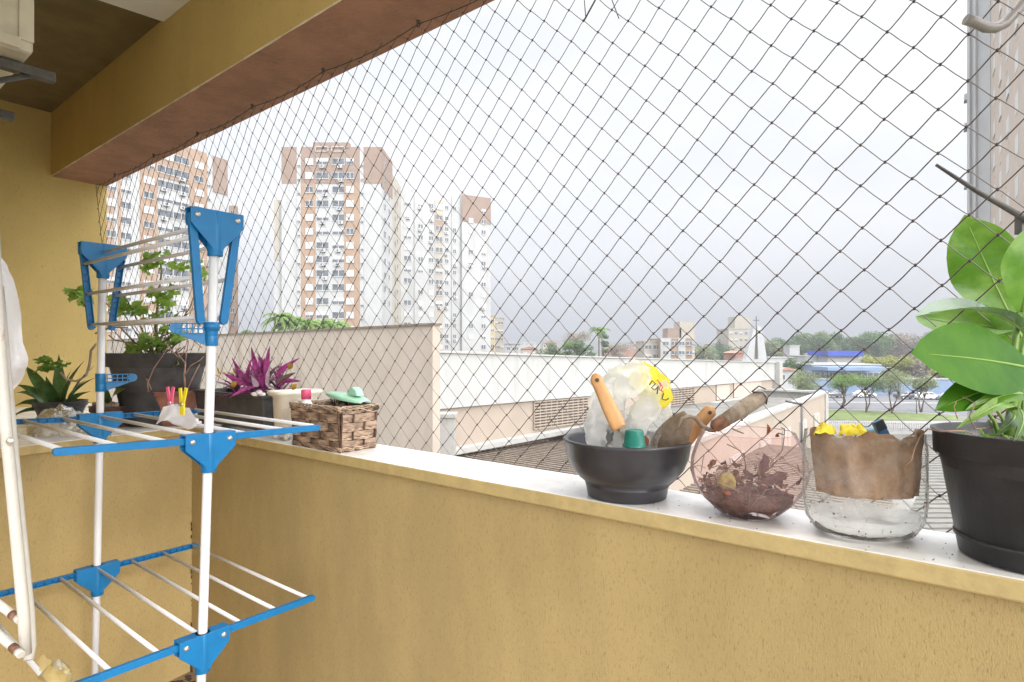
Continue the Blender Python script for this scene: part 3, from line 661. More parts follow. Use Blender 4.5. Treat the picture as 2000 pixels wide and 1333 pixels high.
# pink glass fishbowl with dried plants
c = S(1461,1.17)
gb = thing('glass_bowl', 'round pink tinted glass bowl full of dried plant remains', 'glass bowl', c)
m = MB(); pr = [(1e-4,.003),(.040,.001),(.050,.003),(.062,.012),(.086,.034),(.103,.060),(.1105,.086),(.108,.112),(.100,.138),(.088,.163),(.0865,.165)]
m.lathe(c, pr, 64); mk('body', m, M['pinkglass'], gb)
m = MB(); m.lathe(c+ZZ*.1655, [(.0868,-.0008),(.0875,0),(.0868,.0008)], 64); mk('rim', m, M['whitecoat'] if False else clear('rim_highlight', (.95,.8,.8), .5, .05, .3, (.85,.6,.6)), gb)
m = MB(); m.lathe(c+ZZ*.011, [(1e-4,0),(.052,.003),(.074,.018),(.082,.030),(.070,.036),(.05,.036),(1e-4,.038)], 40); m.crumple(0,.011,34,2)
solo('soil_lump', m, mat('dry_brown_soil', (.085,.045,.03), .95, .5, 40, .9, 60), 'dark dry soil filling the bottom of the pink glass bowl', 'soil')
m = MB(); random.seed(3)
def inb(rmax=.092, z0=.03, z1=.12):
    a = random.random()*6.28; z = random.uniform(z0,z1); rr = (.05+.05*math.sin(math.pi*min(1,(z)/.17)))*random.random()**.5*.95; return c+V(rr*math.cos(a), rr*math.sin(a), z)
for k in range(120):
    p = inb(z0=.030, z1=.072 if k % 4 else .095); d = V(random.gauss(0,1),random.gauss(0,1),random.gauss(0,.6)).normalized()
    leaf(m, p, p+d*random.uniform(.014,.034), random.uniform(.006,.016), V(random.gauss(0,1),random.gauss(0,1),1), random.uniform(-.3,.3), .4, mi=random.choice([0,0,0,1,2]), nu=6, shape='lance', wave=.5, v2=1)
for k in range(8): q = c+V(.052-.006*k,.01,.10+.006*k*0); 
m.ball(c+V(-.062,-.055,.080), .017, 12, 3, (1,.7,1.0))
st = len(m.v)-250; m.crumple(0,.0035,55,6)
d_ = solo('dried_leaves', m, [M['deadbrown'],M['deadred'],mat('dark_plum_dead_leaf', (.09,.04,.05), .8, .4, 40),M['moss']], 'dried curled brown leaves and moss inside the pink glass bowl', 'dried leaves'); d_['kind'] = 'stuff'
m = MB()
def twig(pts, r, mi=0): m.tube(pts, r, 5, mi)
random.seed(8)
for k in range(60):
    p = inb(z0=.04,z1=.105); d = V(random.gauss(0,1),random.gauss(0,1),random.gauss(.3,.7)).normalized()*random.uniform(.02,.05); twig([p, p+d*.5+V(0,0,.006), p+d], random.uniform(.0005,.0011))
twig([P(1420,868,1.12),P(1445,880,1.12),P(1455,900,1.12),P(1458,935,1.13)], .0011); twig([P(1532,852,1.14),P(1528,880,1.14),P(1505,905,1.13)], .0010); twig([P(1380,935,1.08),P(1410,945,1.07),P(1462,968,1.06)], .0009)
twig([P(1430,838,1.13),P(1452,847,1.13)], .0014); twig([P(1520,846,1.14),P(1532,850,1.14),P(1532,838,1.14),P(1526,836,1.14)], .0012)
w_ = solo('dry_twigs', m, M['twig'], 'thin dry twigs inside and above the rim of the pink glass bowl', 'twigs'); w_['kind'] = 'stuff'
m = MB(); leaf(m, P(1497,851,1.11), P(1498,828,1.11), .010, V(.4,-.8,0), .15, .2); leaf(m, P(1514,853,1.12), P(1520,847,1.12), .010, V(.4,-.8,0), .15, .2)
solo('dead_leaf', m, M['deadred'], 'orange brown dead leaf standing up above the pink bowl rim', 'dead leaf')
m = MB(); leaf(m, P(1480,930,1.19), P(1492,885,1.18), .024, V(.2,-.9,.1), .1, .4, nu=10, wave=.3); leaf(m, P(1490,945,1.14), P(1538,925,1.12), .020, V(.0,-.9,.5), .1, .4, nu=10, wave=.4); leaf(m, P(1470,940,1.15), P(1450,920,1.15), .016, V(.0,-.9,.5), .1, .4, nu=10, wave=.4); m.crumple(0,.003,50)
solo('dead_leaf', m, mat('purple_brown_dead_leaf', (.17,.10,.10), .8, .3, 40, trans=.45), 'broad purplish brown dead leaves inside the pink glass bowl', 'dead leaf')

# black bowl
c = S(1224,1.33)
m = MB(); m.lathe(c, [(1e-4,0),(.082,0),(.0875,.002),(.0925,.027),(.0935,.028),(.0885,.030),(.108,.044),(.1255,.066),(.1350,.090),(.1400,.120),(.1425,.124),(.1425,.128),(.139,.129),(.134,.1285),(.1315,.124),(.122,.092),(.105,.060),(.08,.035),(1e-4,.030)], 72)
solo('plastic_bowl', m, M['blackgloss'], 'wide black plastic bowl on the sill holding bags and garden tools', 'bowl', org=c)
def film(name, pts, radii, seg, lab, amp, fr, seed, mats, cat='plastic bag', grp='plastic bags in the black bowl', split=None, sq=.7):
    m = MB(); P2 = []; R2 = []
    n = len(pts)
    for i in range((n-1)*9+1):
        q = i/9; a = min(int(q), n-2); f = q-a; P2.append(pts[a]*(1-f)+pts[a+1]*f); R2.append(radii[a]*(1-f)+radii[a+1]*f)
    for _ in range(3): P2 = [P2[0]]+[(P2[i-1]+P2[i]*2+P2[i+1])/4 for i in range(1,len(P2)-1)]+[P2[-1]]
    m.tube(P2, R2, seg, cap=False, sq=sq)
    if split:
        t0 = split
        for k in range(len(m.f)):
            cc = sum((m.v[i] for i in m.f[k]), V(0,0,0))/len(m.f[k])
            if t0(cc): m.m[k] = 1
    m.crumple(0, amp, fr, seed)
    return solo(name, m, mats, lab, cat, grp)
film('plastic_bag', [P(1160,878,1.30),P(1163,840,1.30),P(1170,800,1.31),P(1178,770,1.33),P(1188,757,1.35)], [.026,.034,.030,.022,.008], 44, 'white plastic bag bunched upright at the left side of the black bowl', .012, 34, 3, [M['film']])
film('plastic_bag', [P(1180,835,1.37),P(1190,790,1.37),P(1205,760,1.37),P(1228,742,1.36),P(1258,738,1.35),P(1286,745,1.34),P(1298,765,1.33)], [.024,.040,.048,.050,.044,.032,.012], 52, 'milky plastic bag puffed over the top of the black bowl, with a pale yellow corner', .018, 26, 5,
     [M['film'], M['yprint']], split=lambda p: p.x > P(1264,0,1.33).x)
film('plastic_bag', [P(1205,882,1.25),P(1222,852,1.25),P(1245,822,1.26),P(1268,792,1.27),P(1288,768,1.28),P(1300,748,1.29)], [.028,.034,.033,.034,.036,.016], 48, 'folded clear bag with bright yellow print leaning diagonally in the black bowl', .012, 34, 8,
     [M['film'], M['yprint']], split=lambda p: p.x > P(1282,0,1.28).x and P(0,815,1.28).z < p.z < P(0,757,1.28).z)
film('plastic_bag', [P(1262,880,1.31),P(1275,845,1.31),P(1290,815,1.31),P(1300,790,1.31),P(1303,772,1.31)], [.030,.034,.030,.022,.008], 26, 'thin clear bag behind the trowel blade in the black bowl', .008, 26, 11, [M['film2']])
m = MB()
for mi_, pts in ((1,[(1268,752),(1274,744),(1280,750),(1272,758),(1278,762)]),(1,[(1280,762),(1286,754),(1283,770)]),(0,[(1284,742),(1290,752),(1288,762),(1296,766)]),(0,[(1289,747),(1294,757),(1291,764)]),(1,[(1296,768),(1293,780),(1301,782),(1306,778)])):
    m.tube([P(x,y,1.238) for x, y in pts], .0014, 5, mi_)
mk('print_mark', m, [M['redprint'],M['blackprint']], bpy.data.objects['plastic_bag.002'])
# green cap
c2_ = P(1239,872,1.215); m = MB(); m.lathe(c2_, [(.0245,.0),(.0245,.004),(.022,.005),(.0185,.031),(.016,.034),(1e-4,.035)], 28)
solo('bottle_cap', m, M['green'], 'dark green conical plastic cap at the front rim of the black bowl', 'cap')
m = MB(); leaf(m, P(1264,872,1.235), P(1257,851,1.235), .014, CAMV, .1, .2)
solo('dead_leaf', m, M['deadred'], 'small reddish dry leaf between the green cap and the trowel blade', 'dead leaf')
# wooden handles
def handle(pa, pb, w0, w1, lab):
    t_ = thing('garden_tool', lab, 'garden tool', pa, 'wooden handled tools in the black bowl'); d = (pb-pa); Ln = d.length; d.normalize(); sd_ = d.cross(V(0,1,0)).normalized(); o = d.cross(sd_)
    m = MB(); n = 16; rows_ = []
    for i in range(n+1):
        q = i/n; w = w0+(w1-w0)*q; w *= (1+.10*math.sin(q*6)); 
        if q > .9: w *= math.sqrt(max(0.06, 1-((q-.9)/.1)**2*.85))
        th = .0075
        for k in range(14):
            a = 2*math.pi*k/14; x = math.cos(a); y = math.sin(a); rows_.append(pa+d*Ln*q+sd_*math.copysign(abs(x)**.7,x)*w+o*math.copysign(abs(y)**.7,y)*th)
    m.add(rows_, [(i*14+k, i*14+(k+1) % 14, (i+1)*14+(k+1) % 14, (i+1)*14+k) for i in range(n) for k in range(14)]+[tuple(range(13,-1,-1)), tuple(n*14+k for k in range(14))], 0, True)
    mk('handle', m, M['wood'], t_)
    hp = pa+d*Ln*.88; f = o if o.y < 0 else -o
    m = MB(); m.lathe(hp+f*.0072, [(.0050,.0),(.0056,.0012),(.0048,.0016),(.0042,.0004)], 18, ax=(d,sd_,f), mi=0); m.lathe(hp+f*.0074, [(1e-4,.0004),(.0046,.0004)], 18, ax=(d,sd_,f), mi=1); mk('hanging_hole', m, [M['wood'], M['grime']], t_)
    m = MB(); m.tube([pa+d*.004, pa-d*.05], .004, 8); mk('tang', m, M['rustblade'], t_)
handle(P(1210,838,1.235), P(1160,732,1.27), .0155, .0145, 'wooden tool handle standing upright between bags at the left of the black bowl')
handle(P(1322,876,1.27), P(1392,797,1.28), .0175, .0170, 'wooden tool handle lying behind the rusty trowel, hole at its upper end')
# trowel
tw = thing('trowel', 'old rusty garden trowel with weathered grey handle lying across bowl rims', 'trowel', P(1300,870,1.2))
m = MB(); a = P(1343,810,1.24); b = P(1268,925,1.32); leaf(m, a, b, .072, V(-.35,-.85,.3), .08, -.22, nu=14, v2=5, shape='tr'); bl = mk('blade', m, M['rustblade'], tw); bl.modifiers.new('t','SOLIDIFY').thickness = .0022
m = MB(); m.tube([P(1322,840,1.222),P(1332,818,1.235),P(1345,813,1.24),P(1358,817,1.24),P(1372,833,1.24),P(1385,840,1.235),P(1398,840,1.23)], [.002,.004,.0048,.0048,.0048,.0048,.006], 10); mk('neck', m, M['rustblade'], tw)
ha = P(1392,836,1.225); hb = P(1492,772,1.25); d = hb-ha
m = MB(); m.tube([ha, ha+d*.05, ha+d*.24], [.008,.0135,.0145], 16); mk('ferrule', m, M['rust'], tw)
m = MB(); m.tube([ha+d*.22, ha+d*.5, ha+d*.75, ha+d*.93, ha+d*1.0], [.0145,.0165,.0170,.0165,.010], 18); m.crumple(0,.0008,60); mk('handle', m, M['oldwood'], tw)
m = MB(); m.tube([ha+d*.86+V(-.012,-.008,.016), ha+d*.95+V(-.004,-.016,.010), ha+d*.98+V(.002,-.018,-.004), ha+d*.93+V(.006,-.014,-.014)], .0018, 6); m.tube([ha+d*.84+V(-.01,-.004,.018), ha+d*.9+V(0,0,.026), ha+d*1.0+V(.004,0,.012)], .0016, 6); mk('wire_loop', m, M['darkmetal'], tw)

# wicker basket
bs = thing('wicker_basket', 'brown woven rectangular wicker basket holding the mint green brush', 'basket', S(662,1.93))
s0_, s1_, n0_, n1_, bh = 1.585, 1.850, 1.128, 1.262, .150
def face(a, b, o, nst):
    """woven side from a to b, o = outward; flares slightly to the top"""
    d = (b-a); Ln = d.length; d.normalize(); m = MB(); zz = .016
    wide, thin = .0185, .0070; row = 0
    while zz < bh-.022:
        hgt = wide if row % 2 == 0 else thin; n = nst*10
        for sub in range(1 if row % 2 == 0 else 2):
            z_ = zz+(sub*.0045 if row % 2 else 0); h_ = hgt if row % 2 == 0 else .0034; vv = []
            for i in range(n+1):
                q = i/n; ph = math.cos(math.pi*(q*nst))*(1 if (row//2 % 2 == 0) else -1)*(1 if row % 2 == 0 else -1)
                base = a+d*(Ln*q)+o*(.0050*ph+.0035*z_/bh*3)
                for t_ in (0, .5, 1): vv.append(base+ZZ*(z_+h_*t_+.0008*math.sin(q*31+row*2))+o*(.0016 if t_ == .5 else 0))
                vv.append(base+ZZ*(z_+h_*.5)-o*.0018)
            fs = []
            for i in range(n):
                for k, l in ((0,1),(1,2),(2,3),(3,0)): fs.append((i*4+k, (i+1)*4+k, (i+1)*4+l, i*4+l))
            m.add(vv, fs, 0 if row % 2 == 0 else 1, False)
        zz += (wide+.0012) if row % 2 == 0 else (.0085+.0006); row += 1
    for i in range(nst+1):
        q = i/nst; p = a+d*Ln*q; m.tube([p+ZZ*.004+o*.0005, p+ZZ*(bh-.012)+o*.010], .0030, 6, 2)
    m.prism([a-o*.004+ZZ*.01, b-o*.004+ZZ*.01, b+o*.002+ZZ*(bh-.02), a+o*.002+ZZ*(bh-.02)], -o*.0015, 2)
    return m
cs = [W(s0_,n0_,SILL), W(s1_,n0_,SILL), W(s1_,n1_,SILL), W(s0_,n1_,SILL)]
for a, b, o, ns in ((cs[0],cs[1],-NN,5),(cs[1],cs[2],UU,3),(cs[2],cs[3],NN,5),(cs[3],cs[0],-UU,3)): mk('woven_side', face(a,b,o,ns), [M['wicker'],M['wicker_l'],M['wicker_d']], bs)
m = MB()
for zz, k_, mi in ((.003,5,2),(.009,5,0),(bh-.018,4,0),(bh-.009,5,1)):
    for kk in range(k_):
        pts = []; ex = .002+.008*(zz/bh); cc = [W(s0_-ex,n0_-ex,SILL), W(s1_+ex,n0_-ex,SILL), W(s1_+ex,n1_+ex,SILL), W(s0_-ex,n1_+ex,SILL)]
        for e in range(4):
            for i in range(16):
                q = i/16; p = cc[e]*(1-q)+cc[(e+1)%4]*q; t_ = (e*16+i)*.55+kk*2*math.pi/k_; oo = (p-(cc[0]+cc[2])/2); oo.z = 0; oo.normalize()
                pts.append(p+ZZ*(zz+.0055*math.sin(t_)+.0015*noise.noise(V(i,kk,e)))+oo*.0035*math.cos(t_))
        m.tube(pts, .0021, 5, [mi,1,0][kk % 3], closed=True)
mk('rim', m, [M['wicker'],M['wicker_l'],M['wicker_d']], bs)
m = MB(); m.prism([W(s0_,n0_,SILL+.006), W(s1_,n0_,SILL+.006), W(s1_,n1_,SILL+.006), W(s0_,n1_,SILL+.006)], ZZ*.004); mk('bottom', m, M['wicker_d'], bs)
# contents
bt = thing('cleaner_bottle', 'white bottle with a pink cap standing in the wicker basket', 'bottle', W(1.815,1.152,SILL+.012))
c = W(1.815,1.152,SILL+.012); m = MB(); m.lathe(c, [(1e-4,0),(.020,0),(.022,.004),(.022,.115),(.021,.130),(.014,.142),(.013,.150),(1e-4,.150)], 26); mk('body', m, M['white'], bt)
m = MB(); m.lathe(c+ZZ*.146, [(1e-4,.0),(.0165,.0),(.0165,.030),(.0155,.032),(1e-4,.032)], 26); mk('cap', m, M['pink'], bt)
br = thing('scrubbing_brush', 'mint green plastic brush with a raised grip lying on the wicker basket', 'brush', W(1.68,1.2,SILL+bh))
m = MB(); vv = []; nu, nv = 22, 12
for i in range(nu):
    q = i/(nu-1); wv = .050*math.sin(math.pi*min(1,(q*.93+.035)))**.42*(1-.25*q)
    for j in range(nv):
        v = j/(nv-1)*2-1; vv.append(W(1.550+.20*q, 1.20+wv*v, SILL+bh+.016+.016*(1-v*v)**.5*math.sin(math.pi*(q*.9+.05))**.5-.010*(1-q)+.010*q))
m.add(vv, [(i*nv+j, i*nv+j+1, (i+1)*nv+j+1, (i+1)*nv+j) for i in range(nu-1) for j in range(nv-1)], 0, True); o_ = mk('back', m, M['mint'], br); o_.modifiers.new('t','SOLIDIFY').thickness = .003
m = MB(); vv = [(0,.0),(.012,.020),(.030,.030),(.046,.022),(.060,.0)]
m.prism([W(1.575+a,1.185,SILL+bh+.026+b) for a, b in vv], NN*.03); mk('grip', m, M['mint'], br, bevel=.004)
m = MB()
for k in range(60): p = W(1.58+.13*random.random(), 1.165+.05*random.random(), SILL+bh+.014); m.tube([p, p-ZZ*.016+V(random.uniform(-.003,.003),0,0)], .0012, 4)
mk('bristles', m, M['soil'], br); bpy.data.objects['bristles']['kind'] = 'stuff'
m = MB()
for (px, py, d, r_) in ((700,786,1.95,.03),(720,790,1.97,.025),(672,790,1.93,.03),(640,792,1.97,.03)): m.ball(P(px,py,d)-ZZ*.01, r_, 12, sc=(1.2,1,.6))
m.crumple(0,.012,30,2); solo('dark_cloth', m, M['grime'], 'dark rag bundled under the mint green brush in the basket', 'cloth')

# cream tub planter
c = W(1.985,1.215,SILL)
tb = thing('tub_planter', 'cream plastic planter shaped like a little footed bathtub, left of the wicker basket', 'planter', c)
m = MB(); ax = (UU,NN,ZZ); seg = 40
def sup(prof, cx, sx, sy, mb, mi=0, p=.62):
    vv = []
    for r_, z in prof:
        for k in range(seg):
            a = 2*math.pi*k/seg; x = math.cos(a); y = math.sin(a); vv.append(cx+UU*math.copysign(abs(x)**p,x)*(sx*r_)+NN*math.copysign(abs(y)**p,y)*(sy*r_)+ZZ*z)
    mb.add(vv, [(i*seg+k, i*seg+(k+1) % seg, (i+1)*seg+(k+1) % seg, (i+1)*seg+k) for i in range(len(prof)-1) for k in range(seg)], mi, True)
sup([(1e-3,.016),(.55,.016),(.72,.024),(.80,.05),(.86,.155),(1.02,.163),(1.08,.168),(1.08,.174),(1.0,.178),(.88,.174),(.82,.16),(.76,.06),(1e-3,.05)], c, .060, .090, m)
mk('tub', m, M['cream'], tb)
m = MB()
for a, b in ((-1,-1),(1,-1),(-1,1),(1,1)): q = c+UU*a*.030+NN*b*.050; m.tube([q+ZZ*.030, q+UU*a*.006+NN*b*.008+ZZ*.014, q+UU*a*.004+NN*b*.010+ZZ*.003], [.011,.009,.006], 10)
mk('feet', m, M['cream'], tb)
m = MB(); sup([(1e-3,.160),(.8,.157)], c, .060, .090, m); mk('soil', m, M['soil'], tb)

# long dark planter with purple plant
s0_, s1_, n0_, n1_ = 2.10, 2.66, 1.150, 1.290
pl = thing('planter_box', 'long dark grey window box with a purple leaved plant', 'potted plant', W(2.35,1.22,SILL))
m = MB(); h = .155
def trough(s0, s1, n0, n1, h, m, t=.005, ins=.012):
    lo = [(s0+ins,n0+ins*.8),(s1-ins,n0+ins*.8),(s1-ins,n1-ins*.8),(s0+ins,n1-ins*.8)]; hi = [(s0,n0),(s1,n0),(s1,n1),(s0,n1)]
    lip = [(s0-.008,n0-.008),(s1+.008,n0-.008),(s1+.008,n1+.008),(s0-.008,n1+.008)]; inn = [(s0+t,n0+t),(s1-t,n0+t),(s1-t,n1-t),(s0+t,n1-t)]; bot = [(s0+ins+t,n0+ins+t),(s1-ins-t,n0+ins+t),(s1-ins-t,n1-ins-t),(s0+ins+t,n1-ins-t)]
    rings = [(lo,.018),(hi,h-.014),(lip,h-.012),(lip,h),(inn,h),(bot,.03)]
    vv = [W(a,b,SILL+z) for ring, z in rings for a, b in ring]
    m.add(vv, [(i*4+k, i*4+(k+1)%4, (i+1)*4+(k+1)%4, (i+1)*4+k) for i in range(5) for k in range(4)]+[(3,2,1,0),(20,21,22,23)])
trough(s0_, s1_, n0_, n1_, h, m)
for a, b in ((s0_+.04,n0_+.025),(s0_+.04,n1_-.03),(s1_-.05,n0_+.025),(s1_-.05,n1_-.03)): m.prism([W(a-.018,b-.012,SILL),W(a+.018,b-.012,SILL),W(a+.018,b+.012,SILL),W(a-.018,b+.012,SILL)], ZZ*.02)
mk('box', m, M['darkgrey'], pl, bevel=.002)
m = MB(); m.quad(W(s0_+.004,n0_+.004,SILL+h-.02),W(s1_-.004,n0_+.004,SILL+h-.02),W(s1_-.004,n1_-.004,SILL+h-.02),W(s0_+.004,n1_-.004,SILL+h-.02)); mk('soil', m, M['soil'], pl)
random.seed(14); m = MB()
cents = [(W(2.19,1.20,SILL+h-.02),1.0), (W(2.30,1.22,SILL+h-.02),.85), (W(2.42,1.215,SILL+h-.02),.75), (W(2.14,1.24,SILL+h-.02),.7)]
for cc, sc_ in cents:
    for k in range(26):
        a = random.random()*6.28; el = R(random.choice([10,25,38,50,62,75,85])+random.uniform(-8,8)); Ln = random.uniform(.09,.165)*sc_
        d = V(math.cos(a)*math.cos(el), math.sin(a)*math.cos(el), math.sin(el)); b = cc+d*.012+ZZ*random.uniform(0,.03)
        mi = random.choices([0,1,2],[6,4,2])[0]; leaf(m, b, b+d*Ln-ZZ*.02*(1-math.sin(el)), random.uniform(.018,.028)*sc_, ZZ-d*.3, .10, .5, mi=mi, nu=8, shape='lance')
def ctl(b, t_, w, mi): leaf(m, b, t_, w, V(-.3,-.8,.3), .04, .4, mi=mi, nu=10, shape='lance')
ctl(P(525,745,2.24), P(527,676,2.24), .030, 0); ctl(P(510,735,2.27), P(491,677,2.27), .026, 0); ctl(P(540,735,2.22), P(585,700,2.20), .026, 0); ctl(P(485,750,2.3), P(453,698,2.32), .02, 0)
ctl(P(480,752,2.28), P(437,730,2.28), .022, 0); ctl(P(500,755,2.2), P(447,778,2.14), .02, 0); ctl(P(540,752,2.15), P(578,728,2.12), .026, 1); ctl(P(505,755,2.15), P(492,735,2.15), .022, 2); ctl(P(545,745,2.2), P(588,745,2.2), .02, 0)
ctl(P(485,748,2.28), P(492,700,2.26), .024, 0); ctl(P(525,758,2.15), P(528,712,2.12), .022, 2)
mk('leaves', m, [M['purple'],M['purplegreen'],M['palepurple']], pl)
m = MB()
for p in ((564,722),(571,762),(454,757)): leaf(m, P(p[0],p[1],2.2), P(p[0]+8,p[1]-12,2.2), .022, CAMV, .2, .3, nu=6)
for k in range(10): p = P(424+k*4,735+random.uniform(-6,6),2.45); leaf(m, p, p+V(random.uniform(-.03,.03),0,random.uniform(.01,.03)), .008, V(0,-.5,1), .1, .2, nu=5, v2=1)
mk('weed_leaves', m, mat('yellow_leaf', (.45,.27,.03), .6, .3, 40, trans=.4), pl)
m = MB()
for (px,py) in ((498,770),(506,767),(513,771)): m.ball(P(px,py,2.21), .012, 9, sc=(1.2,1,.7))
m.crumple(0,.005,60); mk('pebbles', m, M['marble'], pl)

# terracotta planter with dry stems
c = S(335,2.58)
tp = thing('terracotta_planter', 'small terracotta coloured pot with dry branching twigs in front of the big black pot', 'potted plant', c)
m = MB(); m.lathe(c, pot_prof(.084,.122,.150,.004,.022), 40); mk('pot', m, M['terra'], tp)
m = MB(); m.lathe(c, [(1e-4,.13),(.10,.128)], 24); mk('soil', m, M['soil'], tp)
m = MB()
for pts, r_ in (([(362,765),(360,735),(362,710),(350,695),(343,680)],.0042),([(360,735),(372,715),(392,703),(398,697)],.0028),([(362,770),(378,735),(390,712)],.003),([(290,766),(288,750),(300,720),(318,695),(330,672)],.0028),([(350,700),(330,680),(322,668)],.0022),([(362,712),(364,690),(368,668),(362,650)],.0024),([(290,752),(286,740),(296,762)],.003),([(352,698),(360,688),(374,682),(381,672)],.0018)):
    m.tube([P(x,y,2.33) for x, y in pts], [r_*(1-.12*i) for i in range(len(pts))], 6)
mk('twigs', m, mat('pinkish_dry_stem', (.36,.22,.17), .8, .2, 40), tp)

# big black pot with geranium
c = V((310-1000)/F*2.6, 2.6, SILL)
bp_ = thing('potted_shrub', 'leggy geranium with pale green leaves in the biggest black pot, in the left corner', 'potted plant', c)
m = MB(); m.lathe(c, pot_prof(.130,.196,.312,.008,.06), 56); mk('pot', m, M['darkpot'], bp_)
m = MB(); m.lathe(c, [(1e-4,.285),(.18,.28)], 24); m.crumple(0,.008,30); mk('soil', m, M['soil'], bp_)
random.seed(31); ms = MB(); ml = MB()
stems = [([(308,692),(305,640),(309,580),(316,530),(311,505)],.0075),([(300,695),(262,668),(235,640),(215,600),(200,585)],.005),([(312,690),(345,640),(372,600),(385,560),(395,525)],.005),([(300,690),(280,650),(250,590),(235,570)],.004),([(320,690),(335,650),(360,620),(382,600)],.004),([(290,690),(310,660),(345,645),(380,640),(385,620)],.004),([(295,692),(270,672),(225,665),(212,655)],.004),([(320,692),(350,668),(372,660),(395,680)],.0035),([(285,694),(250,676),(225,650),(222,630)],.0035),([(305,692),(318,650),(350,610),(378,605)],.003),([(330,692),(360,690),(375,700)],.003)]
for pts, r_ in stems: ms.tube([P(x,y,2.58+.05*math.sin(x*.05)) for x, y in pts], [r_*(1-.16*i) for i in range(len(pts))], 7)
for k in range(26):
    x0 = random.uniform(285,340); x1 = x0+random.uniform(-60,60); y1 = random.uniform(600,680); ms.tube([P(x0,696,2.6+random.uniform(-.1,.1)),P((x0+x1)/2+random.uniform(-10,10),(696+y1)/2,2.6),P(x1,y1,2.55)], random.uniform(.0012,.0026), 5)
mk('branches', ms, mat('woody_stem', (.23,.18,.12), .85, .3, 30, .4, 60), bp_)
def gleaf(p, r_, up):
    up = up.normalized(); a = up.orthogonal().normalized(); b = up.cross(a); vv = [p]; n = 14
    for k in range(n+1): t = R(-150)+R(300)*k/n; rr = r_*(1+.13*math.cos(k*math.pi)); vv.append(p+(a*math.cos(t)+b*math.sin(t))*rr+up*(.22*r_*math.cos(k*1.9)+.1*r_))
    ml.add(vv, [(0,k+1,k+2) for k in range(n)], 0, True)
lc = [(311,510,26,14,13),(345,522,18,8,6),(290,520,12,10,5),(378,520,6,10,3),(395,540,8,10,4),(230,592,22,12,9),(225,600,8,10,3),(255,602,22,8,7),(300,572,18,8,6),(320,580,15,15,6),(335,570,10,10,4),(275,608,20,10,6),(300,620,14,8,4),(330,640,20,20,7),(345,660,15,12,6),(315,668,30,12,9),(290,672,20,14,8),(345,700,10,8,3),(270,682,20,8,6),(322,602,10,10,3),(155,575,14,8,9),(165,588,12,8,6),(143,580,8,8,5)]
for x, y, rx, ry, n in lc:
    for k in range(n): gleaf(P(x+random.uniform(-rx,rx), y+random.uniform(-ry,ry), 2.55+random.uniform(-.06,.06)), random.uniform(.017,.034), V(random.uniform(-.7,.7),random.uniform(-1.1,.1),random.uniform(.2,1)))
ms = MB(); ms.tube([P(186,640,2.5),P(175,610,2.52),P(160,590,2.54)], .003, 6); ms.tube([P(250,640,2.5),P(215,640,2.5),P(186,652,2.5)], .003, 6); mk('side_branch', ms, M['twig'], bp_)
mk('foliage', ml, [mat('lime_geranium_leaf', (.42,.60,.12), .6, 0, 16, .2, 60, col2=(.22,.40,.07), thr=(.35,.65), trans=.55)], bp_)

# dark strap-leaved plant at left
c = V((118-1000)/F*2.62, 2.62, SILL)
ag = thing('strap_leaf_plant', 'dark green strap leaved plant against the left yellow wall', 'potted plant', c)
m = MB(); m.lathe(c, pot_prof(.075,.10,.10), 30); mk('pot', m, M['darkpot'], ag)
m = MB()
for (x0,y0),(x1,y1),w,bd in (((118,800),(115,692),.055,.0),((110,800),(50,716),.05,.16),((108,805),(32,752),.045,.20),((112,805),(22,800),.045,.24),((125,800),(165,705),.05,.08),((128,802),(185,715),.05,.05),((130,805),(186,738),.05,.12),((120,803),(90,735),.05,.06),((115,806),(60,800),.04,.2),((132,806),(180,790),.045,.22),((122,802),(140,722),.045,.05),((120,806),(10,830),.035,.2),((130,804),(178,765),.05,.2),((105,802),(28,770),.03,.22),((140,805),(170,742),.045,.12)):
    leaf(m, P(x0,y0,2.62), P(x1,y1,2.62+random.uniform(-.14,.12)), w, V(random.uniform(-.3,.3),-.5,.8), bd, .25, nu=12, shape='strap')
mk('leaves', m, M['agave'], ag)
ml = MB()
for x, y, n in ((85,704,5),(95,722,6),(76,722,4),(120,712,4),(95,710,3)):
    for k in range(n): gleaf(P(x+random.uniform(-14,14), y+random.uniform(-5,5), 2.45), random.uniform(.013,.022), V(random.uniform(-.4,.4),-.6,.9))
mk('small_leaves', ml, M['geran'], ag)
m = MB(); m.tube([P(188,672,2.3),P(178,685,2.3),P(175,712,2.3),P(168,735,2.3),P(150,745,2.3),P(130,742,2.3),P(118,728,2.3)], .0045, 8); mk('dry_stem', m, M['oldwood'], ag)
# orange brown and white pebble pot behind left post
c = S(218,2.5); m = MB(); m.lathe(c, pot_prof(.06,.08,.09), 28)
sp = thing('small_pot', 'small brown pot of pebbles left of the biggest black pot', 'potted plant', c); mk('pot', m, mat('brown_glaze', (.10,.05,.03), .5, .4, 30), sp)
m = MB()
for k in range(28): a = random.random()*6.28; r_ = .065*random.random()**.5; m.ball(c+V(r_*math.cos(a), r_*math.sin(a), .088+random.random()*.012), random.uniform(.006,.012), 7)
mk('pebbles', m, mat('pebble', (.5,.42,.32), .8, 0, 20, col2=(.16,.10,.07), thr=(.4,.6)), sp); bpy.data.objects['pebbles.001']['kind'] = 'stuff'
m = MB(); leaf(m, c+ZZ*.09, P(245,760,2.4), .05, V(0,-.7,.6), .1, .2); leaf(m, c+ZZ*.09, P(200,745,2.45), .045, V(0,-.7,.6), .1, .2); mk('leaves', m, M['agave'], sp)
